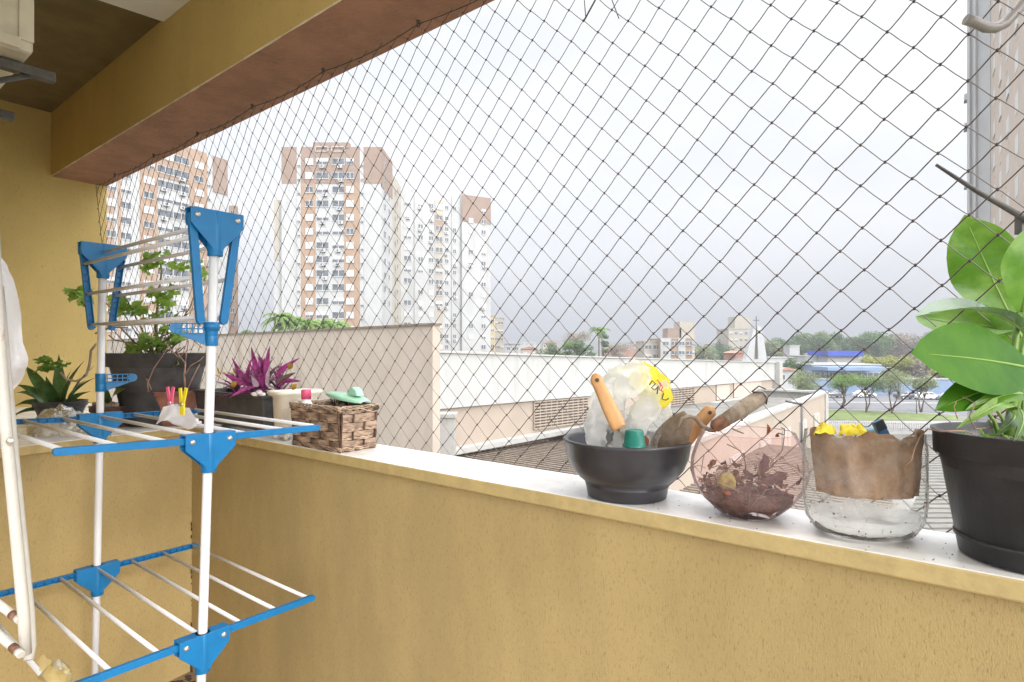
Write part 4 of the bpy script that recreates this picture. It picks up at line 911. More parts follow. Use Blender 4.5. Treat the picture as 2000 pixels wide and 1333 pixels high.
# crumpled clear plastic sheet on the shelf
m = MB(); nu, nv = 44, 26; vv = []
for i in range(nu):
    for j in range(nv):
        a = i/(nu-1); b = j/(nv-1); p = V((52+165*a-1000)/F*(2.18+.40*b), 2.18+.40*b, SILL+.004)
        hmp = math.sin(math.pi*a)**.6*math.sin(math.pi*b)**.6*(.075+.035*math.sin(a*5)); p.z += hmp*(.75+.5*noise.noise(V(a*5,b*5,2)))+.018*abs(noise.noise(V(a*14,b*12,5))); vv.append(p)
m.add(vv, [(i*nv+j, i*nv+j+1, (i+1)*nv+j+1, (i+1)*nv+j) for i in range(nu-1) for j in range(nv-1)], 0, True)
solo('plastic_sheet', m, clear('crumpled_clear_sheet', (.95,.95,.94), .25, .15, .42, (.82,.80,.76), 1.0, 22, dirt=14), 'crumpled clear plastic sheet lying on the wide white shelf at the left', 'plastic sheet')

# ------------------------------------------------------------------ outside: near roofs and walls
random.seed(41)
def line3(px0,py0,d0,px1,py1,d1): return P(px0,py0,d0), P(px1,py1,d1)
# peach boundary wall
a0 = P(845,635,14.0); dr = V(-.702,.712,0); a1 = a0+dr*44; th = V(.712,.702,0)*.22
m = MB(); m.prism([V(a0.x,a0.y,-5.5), V(a1.x,a1.y,-5.5), V(a1.x,a1.y,a0.z), a0], th)
pw = solo('boundary_wall', m, M['wallpeach'], 'tall stained peach coloured boundary wall outside, below the two far left towers', 'wall')
m = MB(); m.bar(a0+th*.5-dr*.03+ZZ*.02, a1+th*.5+ZZ*.02, .30, .05); mk('coping', m, M['slat'], pw)
# long pale building
L0 = P(853,687,18.0); L1 = P(1513,709,35.4); B0 = P(880,800,18.0); B0 = V(L0.x,L0.y,EYE-1.847); B1 = V(L1.x,L1.y,EYE-1.847)
dd = (V(L1.x,L1.y,0)-V(L0.x,L0.y,0)).normalized(); nb = V(-dd.y,dd.x,0)      # nb points away from the camera side
if nb.y < 0: nb = -nb
lb = thing('long_building', 'long low pale building with deep white fascia and lattice vents outside the net', 'building', V(L0.x,L0.y,GZ))
L0e = L0-dd*1.2; B0e = B0-dd*1.2
m = MB(); m.prism([B0e, B1, L1, L0e], nb*.35); m.box((B0e+B1)/2-ZZ*.03+nb*.0, ((B1-B0e).length/2,.30,.03), (dd,nb,ZZ)) if False else None
mk('fascia', m, M['fascia'], lb)
# corrugated fibre-cement roof behind the fascia
m = MB(); w_ = 9.0; n = 150; vv = []; Lt = (L1-L0e)
for i in range(n+1):
    for k in range(3): p = L0e+Lt*(i/n); vv.append(p+nb*(.30+w_*k/2)+ZZ*(-.10+.03*math.sin(i*2.1)+(.36*k/2*(1-.3*i/n))))
m.add(vv, [(i*3+k, i*3+k+1, (i+1)*3+k+1, (i+1)*3+k) for i in range(n) for k in range(2)])
mk('roof', m, M['fibro'], lb)
m = MB(); m.bar(L0e+nb*.1+ZZ*.02, L1+nb*.1+ZZ*.02, .34, .05); mk('coping', m, M['whitetrim'], lb)
# recessed beige wall below and its white ledge
rz0, rz1 = -3.18, -2.60
w0 = B0e+nb*.12; w1 = B1+nb*.12
m = MB(); m.prism([V(w0.x,w0.y,GZ), V(w1.x,w1.y,GZ), w1+ZZ*.02, w0+ZZ*.02], nb*.3); mk('wall', m, M['wallbeige'], lb)
m = MB(); e0 = V(B0e.x,B0e.y,EYE-3.22); e1 = V(B1.x,B1.y,EYE-2.62); m.bar(e0-nb*.10, e1-nb*.10, .45, .16); mk('ledge', m, M['whitetrim'], lb)
m = MB(); m.box(L1+dd*.22-ZZ*2.1+nb*.6, (.22,.9,2.15), (dd,nb,ZZ)); mk('end_wall', m, M['whitetrim'], lb)
# pilaster at the left end
m = MB(); c = P(870,812,16.2); m.box(V(c.x,c.y,c.z-2), (.26,.26,2.0)); m.box(V(c.x,c.y,c.z+.02), (.31,.31,.05)); mk('pilaster', m, M['whitetrim'], lb)
def onwall(px):   # distance along the wall for an image column
    k = (px-1000)/F; o = w0; t = (k*o.y-o.x)/(dd.x-k*dd.y); return t
def vent(px0, px1, py0, py1, lat=True):
    t0, t1 = onwall(px0), onwall(px1); p0 = w0+dd*t0; p1 = w0+dd*t1
    zt = EYE+(HZ-py0)/F*p0.y; zb = EYE+(HZ-py1)/F*p0.y; Ln = t1-t0; H = zt-zb; c = (p0+p1)/2; c = V(c.x,c.y,(zt+zb)/2)
    m = MB(); m.box(c-nb*.012, (Ln/2,.012,H/2), (dd,nb,ZZ), 1)
    if lat:
        nr = max(5, int(H/.10)); nc = int(Ln/.28)
        for i in range(nr+1): m.box(c-nb*.05+ZZ*(-H/2+H*i/nr), (Ln/2,.035,.022), (dd,nb,ZZ))
        for i in range(nc+1): m.box(c-nb*.045+dd*(-Ln/2+Ln*i/nc), (.016,.03,H/2), (dd,nb,ZZ))
    else:
        m.box(c-nb*.03, (Ln/2-.03,.01,H/2-.03), (dd,nb,ZZ), 0)
    return m
mk('lattice_vent', vent(1041,1146,786,838), [M['wallbeige'],M['slatgap']], lb); mk('lattice_vent', vent(1308,1354,757,793), [M['wallbeige'],M['slatgap']], lb)
mk('shutter_panel', vent(1398,1424,752,783,False), [M['bpink'],M['slatgap']], lb); mk('shutter_panel', vent(1432,1486,745,778,False), [M['bpink'],M['slatgap']], lb)
# slatted pergola roof just below
m = MB(); zz = EYE-3.42
e_ = e0-nb*.4; pL = P(888,893,EYE-zz and (3.42*F/(893-HZ))); 
pg = thing('slatted_roof', 'weathered slatted pergola roof outside, beneath the long pale building', 'roof', V(2,14,zz))
A = G(888,893,3.42); Bp = G(1160,838,3.42+0); C_ = G(1420,1040,3.42); D_ = G(1000,1010,3.42)
slat_dir = (G(1130,930,3.42)-G(893,892,3.42)).normalized(); A = A-(Bp-A)*.02
m = MB(); ns = 34
for i in range(ns+1):
    q = i/ns; a = A+(Bp-A)*q; b = a+slat_dir*(11.5+.15*noise.noise(V(i*3.1,0,0))); a2 = a+slat_dir*(.12*noise.noise(V(i*2.3,4,0)))
    m.bar(a2+ZZ*.05, b+ZZ*.05, .085, .030)
mk('slats', m, M['slat'], pg); bpy.data.objects['slats']['kind'] = 'stuff'
m = MB(); e2 = Bp-A
for q in (.03,.35,.7,1.0,1.35): 
    p = A+slat_dir*(.5+4.3*q); m.bar(p-ZZ*.05, p+e2-ZZ*.05, .08, .14)
mk('beams', m, M['slatgap'], pg)
m = MB(); m.quad(A-ZZ*.9-e2*.02, A+e2-ZZ*.9, A+e2+slat_dir*11.5-ZZ*.9, A+slat_dir*11.5-ZZ*.9); m2 = m
mk('terrace_slab', m, M['paving'], pg)
# annex with grey roof and pale parapet
F0 = P(1615,768,32.0); N0 = P(1380,858,15.6); ad = V(F0.x-N0.x,F0.y-N0.y,0).normalized(); an = V(-ad.y,ad.x,0)
if an.x > 0: an = -an          # an points left, over the roof
N1 = N0-ad*9; ztop = EYE-2.39
fx = V(F0.x,F0.y,ztop); nx = V(N1.x,N1.y,ztop)
ax_ = thing('annex_building', 'low beige annex with grey flat roof and white topped parapet right of the long building', 'building', V(F0.x,F0.y,GZ))
m = MB(); m.prism([V(nx.x,nx.y,GZ), V(fx.x,fx.y,GZ), fx-ZZ*.001, nx-ZZ*.001], an*.25); mk('wall', m, M['wallbeige'], ax_)
m = MB(); m.bar(nx+an*.12+ZZ*.05, fx+an*.12+ZZ*.05, .36, .12); m.bar(fx+an*.12+ZZ*.045, fx+an*9+ZZ*.045, .36, .11); mk('parapet_cap', m, M['whitetrim'], ax_)
m = MB(); m.prism([V(fx.x,fx.y,GZ)+ad*.01, fx+ad*.01, fx+an*9+ad*.01, V(fx.x,fx.y,GZ)+an*9+ad*.01], ad*.25); mk('far_wall', m, M['whitetrim'], ax_)
m = MB(); m.quad(V(N0.x,N0.y,ztop)-ad*3+an*.25-ZZ*.35, fx+an*.25-ZZ*.35, fx+an*10.5-ZZ*.30, V(N0.x,N0.y,ztop)+an*5.2+ad*2.5-ZZ*.30); mk('roof', m, M['roofgrey'], ax_)
m = MB(); m.box(fx-ad*.4+ZZ*-.9-an*.02, (.42,.06,.9), (ad,an,ZZ)); mk('corner_pier', m, M['whitetrim'], ax_)
wm = MB(); wm.box(V(0,0,0), (.75,.04,.55), None, 0); wm.box(V(0,-.03,0), (.66,.03,.46), None, 1); wm.box(V(0,-.05,0), (.03,.03,.46), None, 0)
wme = meshof('annex_window', wm, [M['whitetrim'],M['bpink']])
for t in (3.5,7.0,10.5,14,17.5): p = fx-ad*t; inst(wme, 'window', ax_, V(p.x,p.y,ztop-1.35)-an*.02, math.atan2(ad.y,ad.x), (1,1,1))
m = MB(); p = P(1566,790,21); m.tube([V(p.x,p.y,p.z), V(p.x,p.y,p.z-2.3)], .045, 8); m.tube([p, p-ad*.2+an*.5+ZZ*.1], .04, 8); m.tube([p-ZZ*2.3+V(-.3,0,0), p-ZZ*2.3+V(.35,0,0)], .05, 6)
solo('roof_vent_pipe', m, M['darkmetal'], 'thin dark pipe running down the annex wall with a bent top', 'pipe')
m = MB(); p = P(1430,790,26); m.quad(p+V(-1.1,-.6,-.6), p+V(.9,-.6,-.6), p+V(1.2,.8,-.58), p+V(-.6,.8,-.58)); m.crumple(0,.05,2)
# lower slatted roof at right
rf = thing('lower_roof', 'grey ribbed roof far below, seen between the clear container and the large pot', 'roof', V(22,28,EYE-6))
m = MB()
for i in range(46): y = 13+i*.62; m.box(V(3+y*.55,y,EYE-6), (6.5,.20,.05))
mk('ribs', m, M['roofgrey'], rf); bpy.data.objects['ribs']['kind'] = 'stuff'
m = MB(); m.quad(V(3+13*.55-6.5,13,EYE-6.07), V(3+13*.55+6.5,13,EYE-6.07), V(3+41*.55+6.5,41,EYE-6.07), V(3+41*.55-6.5,41,EYE-6.07)); mk('roof_sheet', m, M['slat'], rf)
m = MB(); m.box(V(14,27,(GZ+EYE-6.2)/2), (.2,15,(EYE-6.2-GZ)/2), (V(.876,-.48,0),V(.48,.876,0),ZZ)); mk('wall', m, M['wallbeige'], rf)

# ------------------------------------------------------------------ ground, street
m = MB(); m.quad(V(-4000,-60,GZ), V(4000,-60,GZ), V(4000,5200,GZ), V(-4000,5200,GZ)); struct('ground', m, M['ground'])
def gp(px, py, dz): p = G(px,py); p.z += dz; return p
m = MB(); m.quad(gp(1100,900,.004), gp(2300,900,.004), gp(2300,826,.004), gp(1300,820,.004)); struct('pavement', m, M['paving'])
m = MB(); m.quad(gp(1350,764,.004), gp(2300,768,.004), gp(2300,822,.008), gp(1350,803,.008)); struct('road', m, M['asphalt'])
m = MB(); m.quad(gp(1400,797,.012), gp(1700,803,.012), gp(1870,812,.012), gp(1875,820,.012), gp(1700,822,.012), gp(1400,814,.012)); struct('grass_verge', m, M['grass'])
m = MB(); m.bar(gp(1400,796.5,.06), gp(1700,802.5,.06), .16, .12); m.bar(gp(1700,802.5,.06), gp(1872,811.5,.06), .16, .12); m.bar(gp(1560,786,.06), gp(2000,790,.06), .25, .14); struct('kerb', m, M['kerb'])
# low white railing
m = MB(); a = G(1615,838); b = G(1880,844); n = 60
for i in range(n+1): p = a+(b-a)*(i/n); m.bar(p, p+ZZ*.95, .05, .05, up=V(0,1,0))
fn = thing('picket_fence', 'low white fence along the pale pavement behind the clear container', 'fence', a); mk('pickets', m, M['kerb'], fn); bpy.data.objects['pickets']['kind'] = 'stuff'
m = MB(); m.bar(a+ZZ*.8, b+ZZ*.8, .04, .05); m.bar(a+ZZ*.25, b+ZZ*.25, .04, .05); mk('rails', m, M['kerb'], fn)

# cars
def car(c, yaw, paint, lab, L=4.3):
    t = thing('parked_car', lab, 'car', c, 'cars parked across the road'); d = V(math.cos(yaw),math.sin(yaw),0); s = V(-d.y,d.x,0); k = L/4.3
    prof = [(-2.15,.35),(-2.15,.75),(-2.05,.95),(-1.5,1.0),(-1.05,1.38),(-.3,1.46),(.45,1.40),(1.05,.98),(1.85,.85),(2.12,.65),(2.15,.35)]
    m = MB(); n = len(prof); vv = []
    for w_ in (-.84,-.80,.80,.84):
        for x, z in prof:
            inn = .16 if z > 1.1 else 0; ww = w_*(1-inn) ; vv.append(c+d*x*k*(1 if abs(w_) < .82 or z > 1 else .985)+s*ww+ZZ*z*(1 if abs(w_) < .82 else .985))
    m.add(vv, [(i+j*n, i+1+j*n, i+1+(j+1)*n, i+(j+1)*n) for j in range(3) for i in range(n-1)]+[tuple(range(n)), tuple(3*n+i for i in range(n-1,-1,-1))], 0, False)
    mk('body', m, paint, t, bevel=.03)
    m = MB()
    for sg in (-1,1):
        for pg_ in ([(-1.35,1.02),(-1.02,1.32),(-.32,1.40),(-.32,1.02)],[(-.24,1.02),(-.24,1.40),(.42,1.34),(.90,1.0)]): m.prism([c+d*x*k+s*sg*(.853 if z < 1.1 else .716)+ZZ*z for x, z in pg_], s*sg*.004)
    m.prism([c+d*x*k+s*w_+ZZ*z for x, z, w_ in ((1.08,1.0,-.72),(1.08,1.0,.72),(.50,1.385,.62),(.50,1.385,-.62))], d*.02+ZZ*.01)
    mk('windows', m, M['carglass'], t)
    for x in (-1.35,1.32):
        for sg in (-1,1):
            w = MB(); cc = c+d*x*k+s*sg*.78+ZZ*.32; w.lathe(cc, [(1e-4,.10),(.20,.10),(.32,.09),(.32,-.09),(1e-4,-.09)], 20, ax=(d,ZZ,s*sg)); wo = mk('wheel', w, M['tyre'], t)
            w = MB(); w.lathe(cc+s*sg*.101, [(1e-4,.01),(.19,.0)], 14, ax=(d,ZZ,s*sg)); mk('rim', w, M['carsilver'], wo)
    m = MB()
    for sg in (-1,1): m.box(c-d*2.13*k+s*sg*.62+ZZ*.78, (.03,.16,.09), (d,s,ZZ))
    mk('tail_lights', m, M['carred'], t)
y_ = R(4)
for (px, py, mt, lab, L_) in ((1578,777,'carsilver','silver car half hidden at the end of the annex roof',4.2),(1688,776,'carwhite','white hatchback parked across the road, between two small trees',4.0),(1628,776,'cargrey','dark car parked at the left of the white hatchback',4.2),(1771,779,'cargrey','dark grey car parked between the two white cars',4.2),(1811,780,'carwhite','white saloon car parked just left of the big green leaf',4.4),(1858,781,'carsilver','silver car parked behind the hanging leaf, far right of the row',4.3)):
    car(G(px,py+1), y_, M[mt], lab, L_)
# street lamp posts
for (px, py0, py1, lab) in ((1790,783,808,'short dark post standing on the grass verge near the white saloon car'),(1616,768,725,'slim pole beside the annex end')):
    b = G(px, max(py0,py1)) ; m = MB(); h = abs(py1-py0)/F*b.y; m.tube([b, b+ZZ*h], .06, 6); m.box(b+ZZ*h, (.10,.10,.04)); solo('street_post', m, M['darkmetal'], lab, 'post')

# ------------------------------------------------------------------ buildings
def wproto(w, h, kind):
    m = MB(); 
    if kind == 'shut': m.box(V(0,-.05,0), (w/2,.05,h/2), None, 2); m.box(V(0,-.02,-h/2-.04), (w/2+.06,.08,.04), None, 0)
    elif kind == 'dark':
        m.box(V(0,-.02,0), (w/2,.02,h/2), None, 0); 
        for q in (-1,1): m.box(V(q*w/4,-.045,0), (w/4-.06,.012,h/2-.07), None, 1)
        m.box(V(0,-.02,-h/2-.04), (w/2+.06,.08,.04), None, 0)
    else:
        m.box(V(0,-.02,0), (w/2,.02,h/2), None, 0)
        for q in (-1,1): m.box(V(q*w/4,-.045,-h*.22), (w/4-.06,.012,h*.22), None, 1)
        m.box(V(0,-.06,h*.24), (w/2,.03,h*.26), None, 2)
    return meshof('window_'+kind, m, [M['shutter'],M['wglass'],M['shutter']])
m = MB(); m.box(V(0,-.25,0), (.42,.22,.30), None, 0); m.lathe(V(-.08,-.475,0), [(1e-4,0),(.22,0)], 14, 1, ax=(V(1,0,0),ZZ,V(0,-1,0))); m.box(V(0,-.25,-.36), (.36,.24,.03), None, 1)
ACM = meshof('ac_unit', m, [M['shutter'],M['wglass']])
def panel(root, name, P0, d, x0, x1, z0, z1, nrm, out_, mt, dep=.5):
    m = MB(); a = P0+d*x0+ZZ*z0+nrm*out_; b = P0+d*x1+ZZ*z0+nrm*out_
    m.prism([a, b, b+ZZ*(z1-z0), a+ZZ*(z1-z0)], -nrm*dep); return mk(name, m, mt, root)
# tower B : brown crowned tower seen square on
def towerB():
    X0, Y0 = P(550,700,118.3).x, 118.3; P0 = V(X0,Y0,0); d = V(1,0,0); nr = V(0,-1,0); Wd = 20.1; H = EYE+40.3; s = Wd/195.
    t = thing('apartment_tower', 'tall white and ochre brown apartment tower with brown crown, nearest of the central pair', 'apartment tower', V(X0+10,Y0,GZ))
    m = MB(); m.prism([V(X0,Y0,GZ),V(X0+Wd,Y0,GZ),V(X0+Wd+.2,Y0+9.5,GZ),V(X0,Y0+9.5,GZ)], ZZ*(H-GZ)); mk('walls', m, M['bwhite'], t)
    zb = H-7.0
    cx = lambda px: (px-550)*s
    for a, b, z0, z1, o_, mt in ((0,30,zb,H+.25,.10,'bbrown2'),(160,195,zb,H+.25,.10,'bbrown2'),(38,66,GZ,H-7.0,.14,'bbrown'),(122,153,GZ,H-7.0,.14,'bbrown'),(38,153,H-7.0,H+.25,.16,'bbrown2')): panel(t, 'brown_panel', P0, d, a*s, b*s, z0, z1, nr, o_, M[mt], .3)
    panel(t, 'brown_panel', V(X0+Wd,Y0,0), V(.02,1,0).normalized(), 0, 9.5, zb-.8, H+.25, V(1,0,0), .08, M['bbrown2'], .2)
    for a, b in ((30,38),(153,160)): panel(t, 'white_strip', P0, d, a*s, b*s, GZ, H+.1, nr, .2, M['bwhite'], .25)
    panel(t, 'crest', P0, d, 62*s, 132*s, H, H+1.1, nr, .3, M['bbrown2'], 1.5)
    for a, b in ((66,92),(98,124)):
        m = MB(); z_ = H-.75
        for x0,x1,z0,z1 in ((a,b,.0,.12),(a,b,.9,1.02),(a,a+1.2,0,1.02),(b-1.2,b,0,1.02)): m.box(P0+d*((x0+x1)/2*s)+nr*.34+ZZ*(z_+(z0+z1)/2), ((x1-x0)/2*s,.05,(z1-z0)/2))
        mk('trim_frame', m, M['shutter'], t)
    ws = {k: wproto(1.55,1.25,k) for k in ('shut','dark','half')}; wb = {k: wproto(2.5,1.35,k) for k in ('shut','dark','half')}
    for r_ in range(13):
        z = H-2.7-r_*2.8; rr = random.Random(r_*7+1)
        for px in (605,684): inst(ws[rr.choices(['shut','half','dark'],[7,2,1])[0]], 'window', t, P0+d*cx(px)+nr*.20+ZZ*z)
        for px in (630,661):
            inst(wb[rr.choices(['dark','half'],[6,3])[0]], 'window', t, P0+d*cx(px)+nr*(.20 if r_ < 2 else .04)+ZZ*z)
            if rr.random() < .7: inst(ACM, 'air_conditioner', t, P0+d*(cx(px)+rr.uniform(-.6,.6))+nr*(.15 if r_ < 2 else .02)+ZZ*(z-1.05))
        for px in (588,706): m_ = MB(); 
        for px in (584.5,707.5): 
            o = inst(ws['dark'], 'small_vent', t, P0+d*cx(px)+nr*.27+ZZ*(z-.9), 0, (.36,1,.3))
    for r_ in range(11):
        for yy in (2.5,6.5): inst(ws['dark'], 'side_window', t, V(X0+Wd+.12,Y0+yy,H-2.7-r_*2.8), R(90), (.8,1,.8))
    return t
towerB()
m = MB(); X0 = P(541,0,121).x; m.prism([V(X0,119.5,GZ),V(X0+2.2,119.5,GZ),V(X0+2.2,128,GZ),V(X0-.3,128,GZ)], ZZ*(EYE+(HZ-393)/F*120-GZ))
sw = thing('tower_wing', 'narrow lower wing on the left side of the brown crowned tower', 'building', V(X0,121,GZ)); mk('walls', m, M['bwhite'], sw)
panel(sw, 'beige_panel', V(X0,119.5,0), V(1,0,0), 0, 1.15, EYE+18, EYE+(HZ-393)/F*120, V(0,-1,0), .06, M['bbeige'], .1)
# tower C : white pair part with brown end
def towerC():
    Pa = P(783,372,148.0); Pb = P(955,388,160.0); d = V(Pb.x-Pa.x,Pb.y-Pa.y,0); Ln = d.length; d.normalize(); nr = V(d.y,-d.x,0)
    H = EYE+39.9; P0 = V(Pa.x,Pa.y,0); rz = math.atan2(d.y,d.x); s = Ln/172.
    t = thing('apartment_tower', 'wide white apartment block with a brown topped right end, right of the brown crowned tower', 'apartment tower', P0+d*12+ZZ*GZ)
    m = MB(); m.prism([V(Pa.x,Pa.y,GZ),V(*(P0+d*Ln*.66).to_tuple()[:2],GZ),V(*(P0+d*Ln*.66-nr*12).to_tuple()[:2],GZ),V(*(P0-nr*12).to_tuple()[:2],GZ)], ZZ*(H-GZ)); mk('walls', m, M['bwhite'], t)
    m = MB(); q0 = P0+d*Ln*.66+nr*1.0; q1 = P0+d*Ln+nr*1.0; m.prism([V(q0.x,q0.y,GZ),V(q1.x,q1.y,GZ),V(q1.x-nr.x*13,q1.y-nr.y*13,GZ),V(q0.x-nr.x*13,q0.y-nr.y*13,GZ)], ZZ*(H+.6-GZ)); mk('end_block', m, M['bwhite'], t)
    panel(t, 'brown_panel', P0, d, Ln*.66-.05, Ln+.05, H-6.3, H+.8, nr, 1.1, M['bbrown2'], .25)
    panel(t, 'recess_strip', P0, d, -3.2, -.05, GZ, H-.4, nr, -2.0, M['bbeige'], .4)
    panel(t, 'beige_column', P0, d, 63*s, 79*s, GZ, H-1.2, nr, .1, M['bbeige'], .2)
    panel(t, 'brown_panel', P0, d, 63*s, 79*s, H-9.3, H-5, nr, .14, M['bbrown'], .2)
    panel(t, 'grey_column', P0, d, 24*s, 26*s, GZ, H, nr, .25, M['bgrey'], .3); panel(t, 'grey_column', P0, d, 95*s, 98*s, GZ, H, nr, .25, M['bgrey'], .3)
    panel(t, 'roof_box', P0, d, 28*s, 60*s, H, H+1.3, nr, -3, M['bgrey'], 4)
    for k in (): panel(t, 'crest', P0, d, Ln*k, Ln*k+1.2, H+.6, H+1.5, nr, 1.0, M['bbrown2'], 1)
    ws = {k: wproto(1.3,1.2,k) for k in ('shut','dark','half')}; wl = {k: wproto(1.9,1.3,k) for k in ('shut','dark','half')}
    for r_ in range(14):
        z = H-3.0-r_*2.8; rr = random.Random(r_*5+3)
        for px, big in ((12,1),(36,0),(56,0),(71,1),(86,0),(101,0),(131,0),(157,0)):
            if rr.random() < .10: continue
            o_ = 1.0 if px > 115 else 0.0
            if px == 71: o_ = .14
            if o_ == 1.0 and r_ < 2: o_ = 1.1
            if px == 131 and rr.random() < .25: continue
            k = rr.choices(['dark','half','shut'],[6,2,4] if px not in (86,101) else [8,0,1])[0]
            inst((wl if big else ws)[k], 'window', t, P0+d*px*s+nr*(o_+.03)+ZZ*z, rz, (1,1,1) if px not in (86,101) else (.75,1,.9))
            if rr.random() < .3: inst(ACM, 'air_conditioner', t, P0+d*(px*s+rr.uniform(-.3,.3))+nr*(o_+.02)+ZZ*(z-1.0), rz)
towerC()
m = MB(); p = P(766,332,128); q = P(782,340,136); lk_ = thing('stair_block', 'narrow grey lift and stair block between the two central towers', 'building', V(p.x,p.y,GZ))
m.prism([V(p.x,p.y,GZ),V(q.x,q.y-3,GZ),V(q.x*(q.y+8)/(q.y-3)-.3,q.y+8,GZ),V(p.x,p.y+10,GZ)], ZZ*(EYE+38-GZ)); mk('walls', m, M['bbeige'], lk_)
wd = wproto(.9,1.1,'dark')
for r_ in range(12): inst(wd, 'window', lk_, V((p.x+q.x)/2+.5,(p.y+q.y-3)/2-.05,EYE+35-r_*2.8), math.atan2(q.y-3-p.y,q.x-p.x))
# tower A : receding tower behind the drying rack
def towerA():
    Pl = V(-74.5,96,0); Pr = V(-60.8,126,0); 
    Pr = V(-60.8,126,0); d = (Pr-Pl); d = V(-60.8+71.9,126-104.6,0).normalized(); Pl = Pr-d*34; Ln = 34.; nr = V(d.y,-d.x,0); H = EYE+40.; rz = math.atan2(d.y,d.x)
    t = thing('apartment_tower', 'brown and white apartment tower standing far left, behind the drying rack and net', 'apartment tower', Pl+d*17+ZZ*GZ)
    m = MB(); m.prism([Pl+ZZ*GZ, Pr+ZZ*GZ, Pr-nr*14+ZZ*GZ, Pl-nr*14+ZZ*GZ], ZZ*(H-GZ)); mk('walls', m, M['bwhite'], t)
    xs = lambda px: (lambda k: (Pl.x-k*Pl.y)/(k*d.y-d.x))((px-1000)/F)
    for a, b, z0, z1, mt in ((414,444,H-7.2,H+.3,'bbrown2'),(404,414,GZ,H+.1,'bwhite'),(273,308,GZ,H-7,'bbrown'),(370,404,GZ,H-7,'bbrown'),(273,404,H-7,H+.4,'bbrown'),(205,222,GZ,H,'bbrown'),(230,236,GZ,H,'bbrown')): panel(t, 'brown_panel' if mt != 'bwhite' else 'white_strip', Pl, d, xs(a), xs(b), z0, z1, nr, .12 if mt != 'bwhite' else .18, M[mt], .3)
    ws = {k: wproto(2.0,1.25,k) for k in ('shut','dark','half')}; wb = {k: wproto(3.2,1.4,k) for k in ('shut','dark','half')}
    for r_ in range(14):
        z = H-2.6-r_*2.8; rr = random.Random(r_*3+2)
        for px, big in ((214,0),(245,0),(290,0),(322,1),(354,1),(388,0)):
            k = rr.choices(['shut','half','dark'],[7,1,1] if px in (290,388) else [2,5,5])[0]
            o_ = .16 if px in (290,388,214) or (r_ < 2 and px > 270) else .03
            inst((wb if big else ws)[k], 'window', t, Pl+d*xs(px)+nr*o_+ZZ*z, rz)
            if big and rr.random() < .6: inst(ACM, 'air_conditioner', t, Pl+d*(xs(px)+rr.uniform(-.7,.7))+nr*(o_)+ZZ*(z-1.05), rz, (1.3,1,1.1))
        if r_ < 11: inst(ws['dark'], 'small_vent', t, Pl+d*xs(406)+nr*.22+ZZ*(z-.9), rz, (.4,1,.4))
towerA()
m = MB(); p = P(447,402,135); m.prism([V(p.x,p.y,GZ),V(p.x+1.8,p.y,GZ),V(p.x+1.2,p.y+2,GZ),V(p.x-1,p.y+2,GZ)], ZZ*(p.z-GZ)); w2 = thing('tower_wing', 'slim ochre wing just right of the far left tower', 'building', V(p.x,p.y,GZ)); mk('walls', m, M['bbrown'], w2)
for r_ in range(10): inst(wd, 'window', w2, V(p.x+.9,p.y-.03,p.z-1.6-r_*2.8), 0)
# tower D at right edge
def towerD():
    Q0 = P(1897,0,56.0); Q1 = P(1935,0,54.0); A0 = V(Q0.x,56,0); A1 = V(Q1.x,54,0); Q2 = V(30.0,34.0,0); d = (Q2-A1).normalized(); Ln = (Q2-A1).length; nr = V(-abs(d.y),0,0); nr = V(d.y,-d.x,0)
    if nr.x > 0: nr = -nr
    H = EYE+40
    t = thing('apartment_tower', 'pinkish beige apartment tower with many air conditioners at the right edge', 'apartment tower', V(A1.x,A1.y,GZ))
    m = MB(); m.prism([A0+ZZ*GZ, A1+ZZ*GZ, Q2+ZZ*GZ, Q2+V(14,10,0)+ZZ*GZ, A0+V(14,10,0)+ZZ*GZ], ZZ*(H-GZ)); mk('walls', m, M['bpink'], t)
    dA = (A1-A0).normalized(); nA = V(dA.y,-dA.x,0)
    panel(t, 'grey_panel', A0, dA, -.05, (A1-A0).length+.02, GZ, H+.1, nA, .06, M['bgrey'], .2)
    panel(t, 'white_column', A0, dA, .55, .75, GZ, H+.1, nA, .3, M['bwhite'], .3); panel(t, 'white_column', A0, dA, -.15, .12, GZ, H+.1, nA, .3, M['bwhite'], .3)
    ang = math.atan2(d.y,d.x); ang = math.atan2(-d.y,-d.x)
    wn = wproto(1.6,1.3,'dark'); wh = wproto(1.6,1.3,'half')
    for r_ in range(16):
        z = H-1.2-r_*2.8; rr = random.Random(r_+50)
        for k, x in enumerate((3.2,8.2,13.0,18.0,22.6)):
            inst(wn if rr.random() < .6 else wh, 'window', t, A1+d*x+nr*.02+ZZ*z, ang)
            if rr.random() < .75: inst(ACM, 'air_conditioner', t, A1+d*(x+rr.uniform(-1.2,1.2))+nr*.02+ZZ*(z-1.0), ang, (1.35,1.9,1.35))
        if rr.random() < .5: inst(ACM, 'air_conditioner', t, A0+dA*-.3+V(0,.6,0)+ZZ*(z-.6), ang)
towerD()
